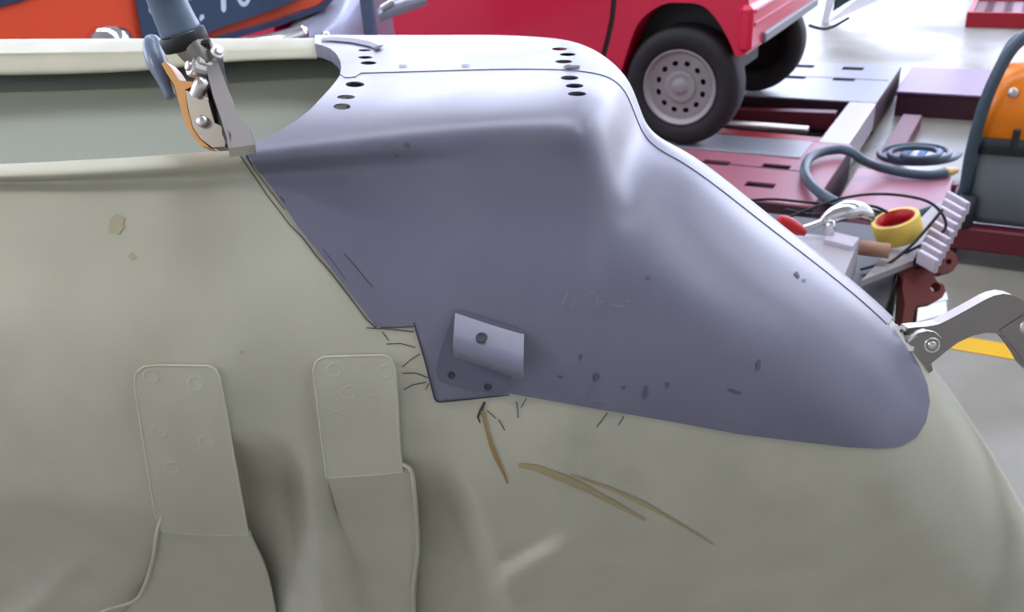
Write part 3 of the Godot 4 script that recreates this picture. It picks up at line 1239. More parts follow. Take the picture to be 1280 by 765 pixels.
func panel_details() -> void:
	# the cowl half: overlaps the front half along the seam and carries the far holes
	var st := mb(true)
	var inner := v2([394, 58, 403, 60, 413, 64, 421, 71, 426, 80, 427, 89, 425, 98])
	var edge_in := traced(inner, 3.0).slice(0, traced_count(inner, 3.0))
	var seam := v_at(40)
	var outline := PackedVector2Array()
	outline.append(Vector2(edge_in[0].x, 0.0))
	var along_edge := PackedVector2Array()
	for p in edge_in:
		if p.y < seam:
			along_edge.append(p)
	along_edge.append(Vector2(find(Vector2(425, 97)).x, seam))
	outline.append_array(along_edge)
	var stop := u_at(1150)
	var k: float = along_edge[-1].x + 0.7
	var seam_line := PackedVector2Array([along_edge[-1]])
	while k < stop:
		# little joggles where the two halves lap
		var wob := 0.0
		if k < u_at(450):
			wob = 1.6 * smoothstep(u_at(450), u_at(443), k)
		seam_line.append(Vector2(k, seam + wob))
		k += 0.7
	outline.append_array(seam_line)
	outline.append(Vector2(stop, 0.0))
	var holes := []
	for h in [[461, 82, 10, 2.3], [457, 75, 9, 1.7], [456, 66, 8, 1.4], [700, 64.5, 9.5, 1.9], [710, 71.5, 9.8, 2.0], [705, 80.5, 10.5, 2.3]]:
		holes.append(traced(Array(oval(h[0], h[1], h[2], h[3])), 50.0))
	skin_patch(st, skin, skin_n, outline, holes, 0.0025, 0.0006)
	edge(st, skin, skin_n, along_edge, 0.0030, 0.014, false)
	obj("cowl_skin", st, mats.blue_primer, panel_o, false)
	# a hole that sits on the seam itself shows as a drilled plug
	st = mb(true)
	blob(Vector2(715, 88.3), 10.5, 2.4, 0.0, mats.dark_inside, "drilled_hole", panel_o, 0.0035, 3)
	# dark sheet added under the top to keep the drilled holes dark
	st = mb(true)
	var backing := PackedVector2Array([Vector2(u_at(432), v_at(-12)), Vector2(u_at(432), v_at(80)), Vector2(u_at(745), v_at(80)), Vector2(u_at(745), v_at(-12))])
	skin_patch(st, skin, skin_n, backing, [], -0.007, 0.001)
	obj("hole_backing", st, mats.dark_inside, panel_o, false)
	# lapped corner strip at the far end of the opening
	st = mb(true)
	mark(st, v2([402, 54, 415, 53, 440, 55, 460, 59, 476, 65]), [3.0, 5.0, 5.5, 6.0, 5.0], false, 0.0042, 3.0)
	obj("corner_strip", st, mats.blue_bare, panel_o)
	blob(Vector2(474, 65), 6, 2.2, -0.35, mats.dark_inside, "notch", panel_o, 0.0048, 11)
	for q in [Vector2(503, 86.5), Vector2(581, 86.0)]:
		blob(q, 7, 1.3, 0.0, mats.blue_bare, "pressed_mark", panel_o, 0.0036, 12)
	# marks on the face
	var ink: Material = mats.pen_and_gap_dark
	stroke([303, 190, 315, 204], [2.5, 2.0], ink, "pen_and_gap_line", panel_o, false, 0.0026)
	stroke([351, 247, 356, 254], 1.4, ink, "pen_and_gap_line", panel_o, false, 0.0026)
	stroke([404, 312, 418, 330, 432, 350], 0.9, ink, "pen_and_gap_line", panel_o, false, 0.0026)
	stroke([430, 318, 444, 333, 456, 348, 466, 359], 1.2, ink, "pen_and_gap_line", panel_o, false, 0.0026)
	stroke([518, 403, 520, 412, 531, 448, 544, 497, 549, 501], [2.0, 2.0, 2.2, 2.6, 2.0], ink, "pen_and_gap_line", panel_o, false, 0.0026)  # dark strokes along the step gap, here and in the next two lines
	stroke([549, 501, 590, 497, 637, 492], [2.2, 2.0, 1.6], ink, "pen_and_gap_line", panel_o, false, 0.0026)
	stroke([476, 409, 500, 409, 519, 408], 1.4, ink, "pen_and_gap_line", panel_o, false, 0.0026)
	for b in [[509, 182, 4.5, 3.0], [745, 470, 5, 6], [778, 483, 3, 3], [806, 489, 3, 9], [833, 480, 4, 5], [808, 349, 4, 3], [496, 194, 3, 1.5], [916, 488, 12, 3], [946, 455, 4, 8], [725, 445, 2, 5], [700, 470, 4, 2]]:
		blob(Vector2(b[0], b[1]), b[2], b[3], 0.2, mats.scuff_dark, "scuff", panel_o, 0.0024, int(b[0]))
	for b in [[706, 372, 1.6, 13, 0.4], [715, 382, 1.3, 9, 0.2], [748, 378, 10, 1.2, -0.4], [772, 382, 12, 1.3, 0.1], [783, 376, 3, 1.5, 0.3], [745, 374, 1.4, 6, 0.5], [738, 366, 3, 1.2, 0.2]]:
		blob(Vector2(b[0], b[1]), b[2], b[3], b[4], mats.scuff_and_glint_pale, "scratch_and_glint", panel_o, 0.0025, int(b[0]) + 1)
	blob(Vector2(994, 346), 5.5, 2.2, 1.0, ink, "drilled_hole", panel_o, 0.0026, 31)
	blob(Vector2(1003, 352), 3.0, 1.4, 0.7, mats.scuff_and_glint_pale, "scratch_and_glint", panel_o, 0.0026, 32)  # pale glint painted beside the hole
	bonnet_bracket()

func bonnet_bracket() -> void:
	var root := Node3D.new()
	root.name = "bracket"
	panel_o.add_child(root)
	var st := mb(true)
	var list := v2([569, 388, 560, 412, 550, 440, 545, 462, 549, 472, 560, 477, 592, 484, 622, 489, 631, 486, 637, 474, 644, 452, 650, 432, 655, 414, 612, 400])
	skin_patch(st, skin, skin_n, traced(list, 5.0), [], 0.0062, 0.0044)
	obj("bracket_plate", st, mats.blue_bare, root, false)
	for q in [Vector2(565, 466), Vector2(610, 480)]:
		var ij := find(q)
		var n := sample(skin_n, ij).normalized()
		var o := sample(skin, ij) + n * 0.0062
		st = mb(true)
		lathe(st, o, n, [Vector2(0.0028, 0.0), Vector2(0.0024, 0.0008), Vector2(0.0015, 0.0002), Vector2(0.0, 0.0002)], 14)
		obj("spot_weld", st, mats.dark_inside, root)
	# the hook: a tongue folded out from the top edge and rolled back in below
	var a := on_skin(Vector2(570, 389), 0.005)
	var b := on_skin(Vector2(655, 415), 0.005)
	var n := sample(skin_n, find(Vector2(605, 420))).normalized()
	var x := (b - a).normalized()
	var down := (on_skin(Vector2(570, 452), 0.005) - a).normalized()
	var prof := [[0.0, 0.0], [0.004, 0.0040], [0.012, 0.0110], [0.018, 0.0155], [0.024, 0.0180], [0.0290, 0.0170], [0.0318, 0.0135], [0.0322, 0.0095], [0.0305, 0.0060], [0.0280, 0.0045]]
	var pts := []
	for i in prof.size() - 1:
		for k in 4:
			var p0: Array = prof[maxi(i - 1, 0)]
			var p1: Array = prof[i]
			var p2: Array = prof[i + 1]
			var p3: Array = prof[mini(i + 2, prof.size() - 1)]
			pts.append(Vector2(p1[0], p1[1]).cubic_interpolate(Vector2(p2[0], p2[1]), Vector2(p0[0], p0[1]), Vector2(p3[0], p3[1]), k / 4.0))
	var length := a.distance_to(b)
	st = mb(true)
	var thick := 0.0022
	for layer: float in [0.0, thick]:
		for i in pts.size() - 1:
			var row := []
			for e in [0, 1]:
				var pt: Vector2 = pts[i + e]
				var t: Vector2 = (pts[mini(i + e + 1, pts.size() - 1)] - pts[maxi(i + e - 1, 0)]).normalized()
				var off: Vector2 = Vector2(t.y, -t.x) * float(layer)
				row.append(a + down * (pt.x + off.x) + n * (pt.y + off.y))
			quad(st, row[0], row[1], row[1] + x * length, row[0] + x * length)
	st.set_smooth_group(-1)
	for end: float in [0.0, length]:
		for i in pts.size() - 1:
			var row := []
			for e in [0, 1]:
				var pt: Vector2 = pts[i + e]
				var t: Vector2 = (pts[mini(i + e + 1, pts.size() - 1)] - pts[maxi(i + e - 1, 0)]).normalized()
				row.append(a + x * end + down * pt.x + n * pt.y)
				row.append(a + x * end + down * (pt.x + t.y * thick) + n * (pt.y - t.x * thick))
			quad(st, row[0], row[2], row[3], row[1])
	obj("hook_tongue", st, mats.blue_primer, root)
	st = mb(true)
	var mid := a + x * length * 0.40 + down * 0.0115 + n * 0.0122
	var face := (n + down * -0.75).normalized()
	lathe(st, mid, face, [Vector2(0.0042, 0.0), Vector2(0.0038, 0.0006), Vector2(0.0034, 0.0003), Vector2(0.0, 0.0003)], 16)
	obj("bolt_hole", st, mats.dark_inside, root)

func px8(list: Array, ox: float, oy: float, k: float) -> Array:
	var out := []
	for i in range(0, list.size(), 2):
		out.append(Vector2(ox + list[i] * k, oy + list[i + 1] * k))
	return out

func top_clamp() -> void:
	var t := thing("locking_clamp", "locking pliers with blue-grey grips and orange lever biting the rim of the opening", "clamp", at(300, 184, 0.624))
	var k := 0.2616
	# grips
	var st := mb(true)
	tube(st, path([at(165, -120, 0.56), at(193, -40, 0.585), at(210, 4, 0.602), at(226, 40, 0.612)], 6), [0.0115, 0.0115, 0.0116, 0.0117, 0.0118, 0.0119, 0.012, 0.0121, 0.0122, 0.0123, 0.0125, 0.0127, 0.0129, 0.0131, 0.0133, 0.0135, 0.0138, 0.0141, 0.0144], 20)
	obj("upper_grip", st, mats.grip_blue, t)
	st = mb(true)
	var ax := (at(234, 57, 0.6165) - at(222, 31, 0.609)).normalized()
	lathe(st, at(226, 40, 0.612), ax, [Vector2(0.0140, 0.0), Vector2(0.0162, 0.001), Vector2(0.0164, 0.006), Vector2(0.0158, 0.010), Vector2(0.0132, 0.0105), Vector2(0.0125, 0.004), Vector2(0.0, 0.004)], 24)
	obj("grip_collar", st, mats.black_rubber, t)
	st = mb(true)
	lathe(st, at(228, 42, 0.611), (at(256, 82, 0.616) - at(230, 46, 0.611)), [Vector2(0.0118, 0.0), Vector2(0.0116, 0.006), Vector2(0.0108, 0.014), Vector2(0.0092, 0.022), Vector2(0.0080, 0.026), Vector2(0.0, 0.027)], 20)
	obj("neck", st, mats.steel_dull, t)
	st = mb(true)
	tube(st, path([at(190, 48, 0.640), at(192, 64, 0.634), at(197, 80, 0.628), at(204, 98, 0.625), at(214, 122, 0.624)], 6), [0.0030, 0.0052, 0.0062, 0.0067, 0.007, 0.0071, 0.0071, 0.0071, 0.0071, 0.0071, 0.0071, 0.007, 0.0069, 0.0067, 0.0065, 0.0062, 0.0058, 0.0054, 0.005, 0.0047, 0.0044, 0.0042, 0.004, 0.0038, 0.0035], 16)
	obj("lower_grip", st, mats.grip_blue, t)
	# painted lever, a channel
	st = mb()
	px_plate(st, px8([160, 305, 178, 292, 206, 322, 246, 384, 330, 392, 318, 408, 272, 428, 284, 520, 308, 612, 342, 664, 388, 704, 350, 698, 300, 642, 262, 556, 236, 462, 222, 408, 186, 352], 160, 0, k), 0.612, 0.012, Vector2(-0.25, 0.1))
	obj("orange_lever", st, mats.orange_paint, t)
	# jaws
	st = mb()
	px_plate(st, px8([274, 432, 342, 448, 382, 478, 398, 536, 414, 588, 442, 600, 470, 650, 462, 700, 402, 704, 346, 662, 310, 608, 288, 520], 160, 0, k), 0.6065, 0.010, Vector2(-0.2, 0.1))
	obj("lower_jaw", st, mats.steel_dull, t)
	st = mb(true)
	var o := at(160 + 355 * k, 580 * k, 0.6062)
	lathe(st, o, cam_basis * Vector3(-0.2, 0.1, 1), [Vector2(0.0040, -0.001), Vector2(0.0040, 0.0012), Vector2(0.0030, 0.0026), Vector2(0.0012, 0.0032), Vector2(0.0, 0.0033)], 18)
	obj("rivet", st, mats.steel_bright, t)
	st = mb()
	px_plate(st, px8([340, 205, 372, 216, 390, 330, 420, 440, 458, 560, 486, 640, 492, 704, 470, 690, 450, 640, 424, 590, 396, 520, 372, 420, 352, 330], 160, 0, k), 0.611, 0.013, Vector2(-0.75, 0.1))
	obj("jaw_shade_side", st, mats.steel_dark, t)  # shaded left facet of the jaw, painted darker than its front
	st = mb()
	px_plate(st, px8([364, 212, 396, 204, 420, 262, 446, 340, 474, 416, 504, 486, 530, 566, 576, 602, 606, 690, 548, 700, 480, 708, 470, 648, 442, 560, 402, 440, 376, 330], 160, 0, k), 0.606, 0.013, Vector2(0.25, 0.35))
	obj("upper_jaw", st, mats.steel_bright, t)
	st = mb()
	px_plate(st, px8([508, 640, 590, 626, 607, 690, 540, 704, 482, 708, 476, 676], 160, 0, k), 0.603, 0.010, Vector2(0.2, 0.5))
	obj("jaw_tip", st, mats.steel_dull, t)
	# pivot hardware
	for b in [[300, 318, 0.0068, -0.7], [326, 292, 0.0052, -0.7], [432, 248, 0.0050, 0.6]]:
		st = mb()
		o = at(160 + b[0] * k, b[1] * k, 0.610)
		lathe(st, o - cam_basis * Vector3(b[3], 0.1, 0.5) * 0.004, cam_basis * Vector3(b[3], 0.1, 0.7), [Vector2(b[2], -0.006), Vector2(b[2], 0.0035), Vector2(b[2] * 0.9, 0.0045), Vector2(b[2] * 0.55, 0.0047), Vector2(b[2] * 0.5, 0.0062), Vector2(b[2] * 0.4, 0.0068), Vector2(0.0, 0.0068)], 16)
		obj("pivot_bolt", st, mats.steel_bright, t)
	st = mb()
	px_plate(st, px8([312, 196, 330, 178, 372, 172, 394, 188, 392, 212, 322, 216], 160, 0, k), 0.608, 0.010, Vector2(0.1, 0.4))
	obj("adjuster_nut", st, mats.steel_dull, t)
	st = mb()
	px_plate(st, px8([330, 196, 384, 190, 388, 208, 326, 212], 160, 0, k), 0.6065, 0.004, Vector2(0.1, 0.4))
	obj("adjuster_slot", st, mats.black_rubber, t)
	st = mb(true)
	lathe(st, at(160 + 342 * k, 420 * k, 0.609), cam_basis * Vector3(0.5, 0.8, 0.4), [Vector2(0.0048, -0.006), Vector2(0.005, 0.0), Vector2(0.0046, 0.006), Vector2(0.002, 0.0075), Vector2(0.0, 0.0076)], 14)
	obj("spring_pin", st, mats.steel_bright, t)

func edge_clamp() -> void:
	var t := thing("locking_clamp", "bare steel locking clamp gripping the outer edge of the blue-grey panel", "clamp", at(1155, 458, 0.775))
	var k := 0.196
	var z := Vector2(-0.10, -0.22)
	var st := mb()
	px_plate(st, px8([262, 382, 282, 358, 330, 352, 400, 348, 480, 332, 550, 298, 620, 260, 700, 216, 780, 172, 830, 150, 890, 138, 945, 146, 1000, 174, 1060, 208, 1200, 258, 1400, 346, 1400, 560, 1240, 700, 1060, 640, 1022, 598, 990, 540, 940, 470, 900, 420, 850, 390, 780, 388, 690, 408, 600, 450, 520, 508, 470, 552, 420, 590, 380, 560, 300, 450], 1080, 340, k), 0.766, 0.017, z, [])
	obj("arm", st, mats.steel_dull, t)
	st = mb()
	px_plate(st, px8([866, 372, 1020, 272, 1300, 250, 1400, 330, 1400, 560, 1240, 690, 1060, 630, 1000, 540, 940, 460], 1080, 340, k), 0.762, 0.010, z)
	obj("handle_link", st, mats.steel_dull, t)
	st = mb(true)
	lathe(st, at(1080 + 1040 * k, 340 + 350 * k, 0.7615), cam_basis * Vector3(z.x, z.y, 1), [Vector2(0.007, -0.002), Vector2(0.007, 0.001), Vector2(0.0055, 0.0022), Vector2(0.0, 0.0024)], 20)
	obj("rivet", st, mats.steel_bright, t)
	st = mb(true)
	tube(st, px_path([1320, 440, 1400, 500, 1520, 600, 1680, 700], 0.765, 8), 0.0095, 14)
	obj("upper_handle", st, mats.steel_dull, t)
	st = mb(true)
	tube(st, px_path([1310, 470, 1370, 560, 1470, 680, 1620, 800], 0.770, 8), 0.0085, 14)
	obj("lower_handle", st, mats.steel_dull, t)
	# fixed jaw with its boss
	st = mb()
	px_plate(st, px8([276, 440, 310, 412, 350, 388, 400, 376, 452, 384, 490, 420, 504, 466, 492, 516, 460, 556, 428, 580, 440, 622, 394, 656, 350, 616, 264, 512], 1080, 340, k), 0.7625, 0.012, z)
	obj("lower_jaw", st, mats.steel_dull, t)
	st = mb(true)
	var o := at(1080 + 432 * k, 340 + 466 * k, 0.7622)
	var ax := cam_basis * Vector3(z.x, z.y, 1)
	lathe(st, o, ax, [Vector2(0.0070, 0.0), Vector2(0.0068, 0.0016), Vector2(0.0056, 0.0020), Vector2(0.0050, 0.0006), Vector2(0.0040, 0.0006), Vector2(0.0036, 0.0022), Vector2(0.0024, 0.0028), Vector2(0.0, 0.0028)], 24)
	obj("pivot_rivet", st, mats.steel_bright, t)
	st = mb(true)
	var line := []
	for p in px8([286, 444, 320, 414, 356, 392, 404, 380, 450, 388, 486, 424], 1080, 340, k):
		line.append(at(p.x, p.y, 0.7618))
	tube(st, path(line, 5), 0.0011, 8)
	obj("jaw_edge", st, mats.steel_bright, t)
	# clawed tip on the panel
	st = mb()
	px_plate(st, px8([182, 372, 206, 350, 244, 338, 266, 352, 262, 376, 240, 362, 226, 374, 262, 442, 296, 470, 322, 478, 314, 504, 270, 508, 246, 480], 1080, 340, k), 0.757, 0.012, Vector2(0.1, 0.3))
	obj("claw", st, mats.steel_bright, t)
	st = mb()
	px_plate(st, px8([262, 508, 340, 600, 394, 656, 440, 628, 432, 596, 380, 560, 300, 492], 1080, 340, k), 0.766, 0.016, z)
	obj("lower_pad", st, mats.steel_dark, t)

# ------------------------------------------------------------------ behind the body: lift, cars, machine, bench
func rect(d0: float, d1: float, c0: float, c1: float) -> PackedVector2Array:
	return PackedVector2Array([Vector2(d0, c0), Vector2(d1, c0), Vector2(d1, c1), Vector2(d0, c1)])

func flat_frame(h: float) -> Transform3D:    # x along DV, y along CV, z up
	return Transform3D(Basis(DV, CV, Vector3.UP), Vector3(0, h, 0))

func runway(root: Node3D, c0: float, c1: float, d1: float, slots: Array, m: Material) -> void:
	var r := Node3D.new()
	r.name = numbered("runway", root)
	root.add_child(r, true)
	r.position = w(-2.5, (c0 + c1) / 2, 0)
	var st := mb()
	plate(st, flat_frame(0.2), rect(-4.7, d1, c0, c1), slots, 0.008)
	obj("deck", st, m, r)
	st = mb()
	wbox(st, -4.7, d1, c0, c0 + 0.03, 0.02, 0.192, 0.002)
	wbox(st, -4.7, d1, c1 - 0.03, c1, 0.02, 0.192, 0.002)
	wbox(st, d1 - 0.03, d1, c0 + 0.03, c1 - 0.03, 0.02, 0.192, 0.002)
	obj("side_beam", st, mats.lift_dark, r)
	st = mb()
	wbox(st, -4.6, d1 - 0.04, c0 + 0.04, c1 - 0.04, 0.10, 0.12, 0.002)
	obj("lower_tray", st, mats.dark_inside, r)

func lift() -> void:
	var t := thing("vehicle_lift", "low alignment lift with slotted mauve steel runways under the red car", "vehicle lift", w(-2.0, 4.9, 0))
	var near := []
	for s in [Vector2(895, 203), Vector2(970, 208), Vector2(950, 231)]:
		var p := at_height(s.x, s.y, 0.2)
		near.append(rect(p.dot(DV) - 0.062, p.dot(DV) + 0.062, p.dot(CV) - 0.033, p.dot(CV) + 0.033))
	for d in [-1.9, -2.3, -2.7]:
		near.append(rect(d - 0.062, d + 0.062, 3.72, 3.786))
	runway(t, 3.46, 4.36, -0.60, near, mats.lift_mauve)
	var far := []
	for s in [Vector2(1005, 82.6), Vector2(1066, 85.6), Vector2(994, 96.4), Vector2(1055, 99.0)]:
		var p := at_height(s.x, s.y, 0.2)
		far.append(rect(p.dot(DV) - 0.065, p.dot(DV) + 0.065, p.dot(CV) - 0.045, p.dot(CV) + 0.045))
	runway(t, 5.23, 6.27, -0.62, far, mats.lift_grey)
	# grey slip plate let into the near runway, and the seams of the far one
	var st := mb()
	wbox(st, -1.75, -0.78, 4.075, 4.35, 0.2, 0.206, 0.002)
	obj("slip_plate", st, mats.lift_grey, t)
	st = mb()
	wbox(st, -1.3, -0.70, 3.885, 3.897, 0.2, 0.2015, 0.0005)
	obj("deck_seam", st, mats.lift_dark, t)
	st = mb()
	wbox(st, -1.4, -0.64, 5.80, 5.815, 0.2, 0.2015, 0.0005)
	obj("deck_seam", st, mats.lift_dark, t)
	st = mb()
	wbox(st, -4.2, -1.9, 5.4, 6.15, 0.2, 0.206, 0.002)
	obj("slip_plate", st, mats.lift_grey, t)
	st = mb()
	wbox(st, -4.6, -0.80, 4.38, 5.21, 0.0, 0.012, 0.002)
	obj("shade_sheet", st, mats.tub_dark, t)  # dark sheet standing in for the shade between the runways
	# beams between the runways
	st = mb()
	wbox(st, -0.76, -0.62, 4.37, 5.22, 0.05, 0.2, 0.004)
	obj("cross_beam", st, mats.lift_pale, t)
	st = mb()
	bar(st, w(-3.3, 4.75, 0.09), w(-0.78, 4.62, 0.09), 0.10, 0.10)
	obj("scissor_arm", st, mats.lift_red, t)
	st = mb()
	bar(st, w(-3.3, 5.02, 0.06), w(-0.80, 5.08, 0.13), 0.07, 0.09)
	obj("scissor_arm", st, mats.lift_red_dark, t)
	st = mb(true)
	tube(st, PackedVector3Array([w(-2.6, 4.9, 0.12), w(-0.9, 4.86, 0.12)]), 0.022, 10)
	obj("ram", st, mats.steel_bright, t)
	st = mb()
	bar(st, w(-0.47, 4.39, 0.04), w(-0.45, 5.5, 0.04), 0.10, 0.08)
	obj("base_rail", st, mats.lift_red_dark, t)
	# ramp plates beyond the right end
	var r := thing("ramp_plate", "pink painted steel ramp plate lying behind the near lift runway under the hose coil", "ramp", w(-0.3, 3.9, 0))
	st = mb()
	wbox(st, -0.565, -0.15, 3.74, 4.34, 0.03, 0.10, 0.006)
	obj("plate", st, mats.lift_mauve_pale, r)
	st = mb()
	wbox(st, -0.55, -0.16, 3.80, 3.86, 0.0, 0.03, 0.002)
	obj("foot_rail", st, mats.lift_dark, r)
	st = mb()
	wbox(st, -0.55, -0.16, 4.20, 4.26, 0.0, 0.03, 0.002)
	obj("foot_rail", st, mats.lift_dark, r)
	r = thing("steel_platform", "low purple painted steel platform behind the orange and grey machine", "platform", w(0.1, 6.1, 0))
	st = mb()
	wbox(st, -0.58, 0.9, 5.755, 6.50, 0.135, 0.15, 0.004)
	obj("top_plate", st, mats.lift_lilac, r)
	st = mb()
	wbox(st, -0.575, 0.895, 5.765, 5.80, 0.0, 0.135, 0.004)
	wbox(st, -0.575, 0.895, 6.45, 6.485, 0.0, 0.135, 0.004)
	wbox(st, -0.575, -0.54, 5.80, 6.45, 0.0, 0.135, 0.004)
	wbox(st, 0.86, 0.895, 5.80, 6.45, 0.0, 0.135, 0.004)
	obj("skirt", st, mats.lift_dark, r)

func wheel(root: Node3D, d: float, c: float, h: float, side := 1.0) -> void:
	var r := Node3D.new()
	r.name = numbered("wheel", root)
	root.add_child(r, true)
	r.position = w(d, c, h) - root.position
	var o := w(d, c, h)
	var st := mb(true)
	lathe(st, o, CV * side, [Vector2(0.172, 0.02), Vector2(0.178, 0.0), Vector2(0.20, -0.012), Vector2(0.235, -0.016), Vector2(0.262, -0.006), Vector2(0.277, 0.014), Vector2(0.281, 0.03), Vector2(0.281, 0.135), Vector2(0.275, 0.15), Vector2(0.25, 0.168), Vector2(0.20, 0.165), Vector2(0.17, 0.15), Vector2(0.17, 0.03)], 48)
	obj("tyre", st, mats.tyre, r)
	st = mb(true)
	lathe(st, o, CV * side, [Vector2(0.179, 0.004), Vector2(0.180, -0.006), Vector2(0.174, -0.009), Vector2(0.168, -0.004), Vector2(0.162, 0.008), Vector2(0.152, 0.018), Vector2(0.146, 0.016)], 48)
	var holes := []
	for i in 12:
		var a := TAU * (i + 0.5) / 12
		holes.append(oval(0.113 * cos(a), 0.113 * sin(a), 0.0125, 0.015, 12, a))
	st.set_smooth_group(-1)
	plate(st, Transform3D(Basis(DV * side, Vector3.UP, -CV * side), o + CV * side * 0.016), oval(0, 0, 0.148, 0.148, 40), holes, 0.005)
	obj("rim", st, mats.rim_paint, r)
	st = mb(true)
	lathe(st, o + CV * side * 0.013, -CV * side, [Vector2(0.078, 0.0), Vector2(0.074, 0.004), Vector2(0.060, 0.005), Vector2(0.050, 0.003), Vector2(0.034, 0.004), Vector2(0.030, 0.009), Vector2(0.012, 0.010), Vector2(0.0, 0.008)], 32)
	obj("hub_cap", st, mats.rim_paint, r)
	st = mb(true)
	lathe(st, o + CV * side * 0.05, -CV * side, [Vector2(0.17, 0.0), Vector2(0.0, 0.0)], 32)
	obj("brake_drum", st, mats.tyre, r)

func red_car() -> void:
	var t := thing("car", "bright red compact car with plain steel wheels standing on the lift runways", "car", w(-2.6, 4.75, 0.2))
	var side := Transform3D(Basis(DV, Vector3.UP, -CV), CV * 4.08)
	var outline := PackedVector2Array()
	var corners := [[-4.35, 0.52], [-4.3, 0.44]]
	for arch in [[[-3.93, 0.43], [-3.90, 0.58], [-3.82, 0.76], [-3.6, 0.874], [-3.42, 0.82], [-3.31, 0.64], [-3.27, 0.43]], [[-1.70, 0.43], [-1.655, 0.58], [-1.58, 0.775], [-1.47, 0.862], [-1.37, 0.876], [-1.26, 0.86], [-1.17, 0.765], [-1.105, 0.645]]]:
		var ctrl := []
		for p in arch:
			ctrl.append(Vector3(p[0], p[1], 0))
		for p in path(ctrl, 6):
			corners.append([p.x, p.y])
	for p in corners + [[-1.06, 0.655], [-1.055, 0.80], [-1.065, 1.0], [-1.10, 1.08], [-2.9, 1.10], [-3.1, 1.09], [-4.2, 1.02], [-4.33, 0.95]]:
		outline.append(Vector2(p[0], p[1]))
	var st := mb()
	plate(st, side, outline, [], 1.36)
	obj("body", st, mats.car_red, t)
	st = mb()
	var cabin := PackedVector2Array()
	for p in [[-1.11, 1.07], [-1.22, 1.5], [-1.4, 1.56], [-2.5, 1.56], [-2.65, 1.52], [-3.12, 1.07]]:
		cabin.append(Vector2(p[0], p[1]))
	var win_a := PackedVector2Array([Vector2(-1.22, 1.12), Vector2(-1.72, 1.12), Vector2(-1.72, 1.46), Vector2(-1.32, 1.46)])
	var win_b := PackedVector2Array([Vector2(-1.80, 1.12), Vector2(-2.92, 1.12), Vector2(-2.62, 1.46), Vector2(-1.80, 1.46)])
	plate(st, side.translated(CV * 0.08), cabin, [win_a, win_b], 1.2)
	obj("cabin", st, mats.car_red, t)
	for wa in [win_a, win_b]:
		st = mb()
		plate(st, side.translated(CV * 0.09), wa, [], 0.006)
		obj("window_pane", st, mats.dark_glass, t)
	# door, a little proud, and the gap in front of it
	st = mb()
	var door := PackedVector2Array()
	for p in [[-1.715, 1.06], [-1.71, 0.89], [-1.72, 0.80], [-1.745, 0.70], [-1.775, 0.60], [-1.79, 0.47], [-2.98, 0.47], [-3.0, 0.8], [-2.98, 1.06]]:
		door.append(Vector2(p[0], p[1]))
	plate(st, side.translated(CV * -0.005), door, [], 0.006)
	obj("door", st, mats.car_red, t)
	st = mb()
	var gap := PackedVector2Array()
	for p in [[-1.690, 1.06], [-1.685, 0.89], [-1.695, 0.80], [-1.72, 0.70], [-1.75, 0.60], [-1.765, 0.45], [-1.79, 0.45], [-1.775, 0.60], [-1.745, 0.70], [-1.72, 0.80], [-1.71, 0.89], [-1.715, 1.06]]:
		gap.append(Vector2(p[0], p[1]))
	plate(st, side.translated(CV * -0.001), gap, [], 0.002)
	obj("door_gap", st, mats.black_rubber, t)
	# wheel wells
	for d in [-1.38, -3.6]:
		st = mb()
		wbox(st, d - 0.29, d + 0.20, 4.24, 4.80, 0.50, 0.87, 0.01)
		obj("wheel_well", st, mats.black_rubber, t)
	for c in [[-1.37, 4.092], [-3.6, 4.092]]:
		wheel(t, c[0], c[1], 0.488)
	for d in [-1.34, -3.6]:
		wheel(t, d, 5.44, 0.488, -1.0)
	# the end: bumper with rubbing strip and grooves
	st = mb()
	wbox(st, -1.10, -1.035, 4.06, 5.46, 0.665, 0.87, 0.02)
	obj("bumper", st, mats.car_red, t)
	st = mb()
	wbox(st, -1.06, -1.018, 4.26, 5.44, 0.675, 0.725, 0.008)
	obj("bumper_strip", st, mats.grey_plastic, t)
	for h in [0.775, 0.83]:
		st = mb()
		wbox(st, -1.05, -1.029, 4.10, 5.42, h, h + 0.02, 0.004)
		obj("bumper_groove", st, mats.pink_plastic, t)
	st = mb(true)
	tube(st, path([w(-1.05, 5.38, 0.58), w(-0.95, 5.4, 0.56), w(-0.84, 5.42, 0.62)], 4), 0.008, 8)
	obj("tow_eye", st, mats.black_rubber, t)

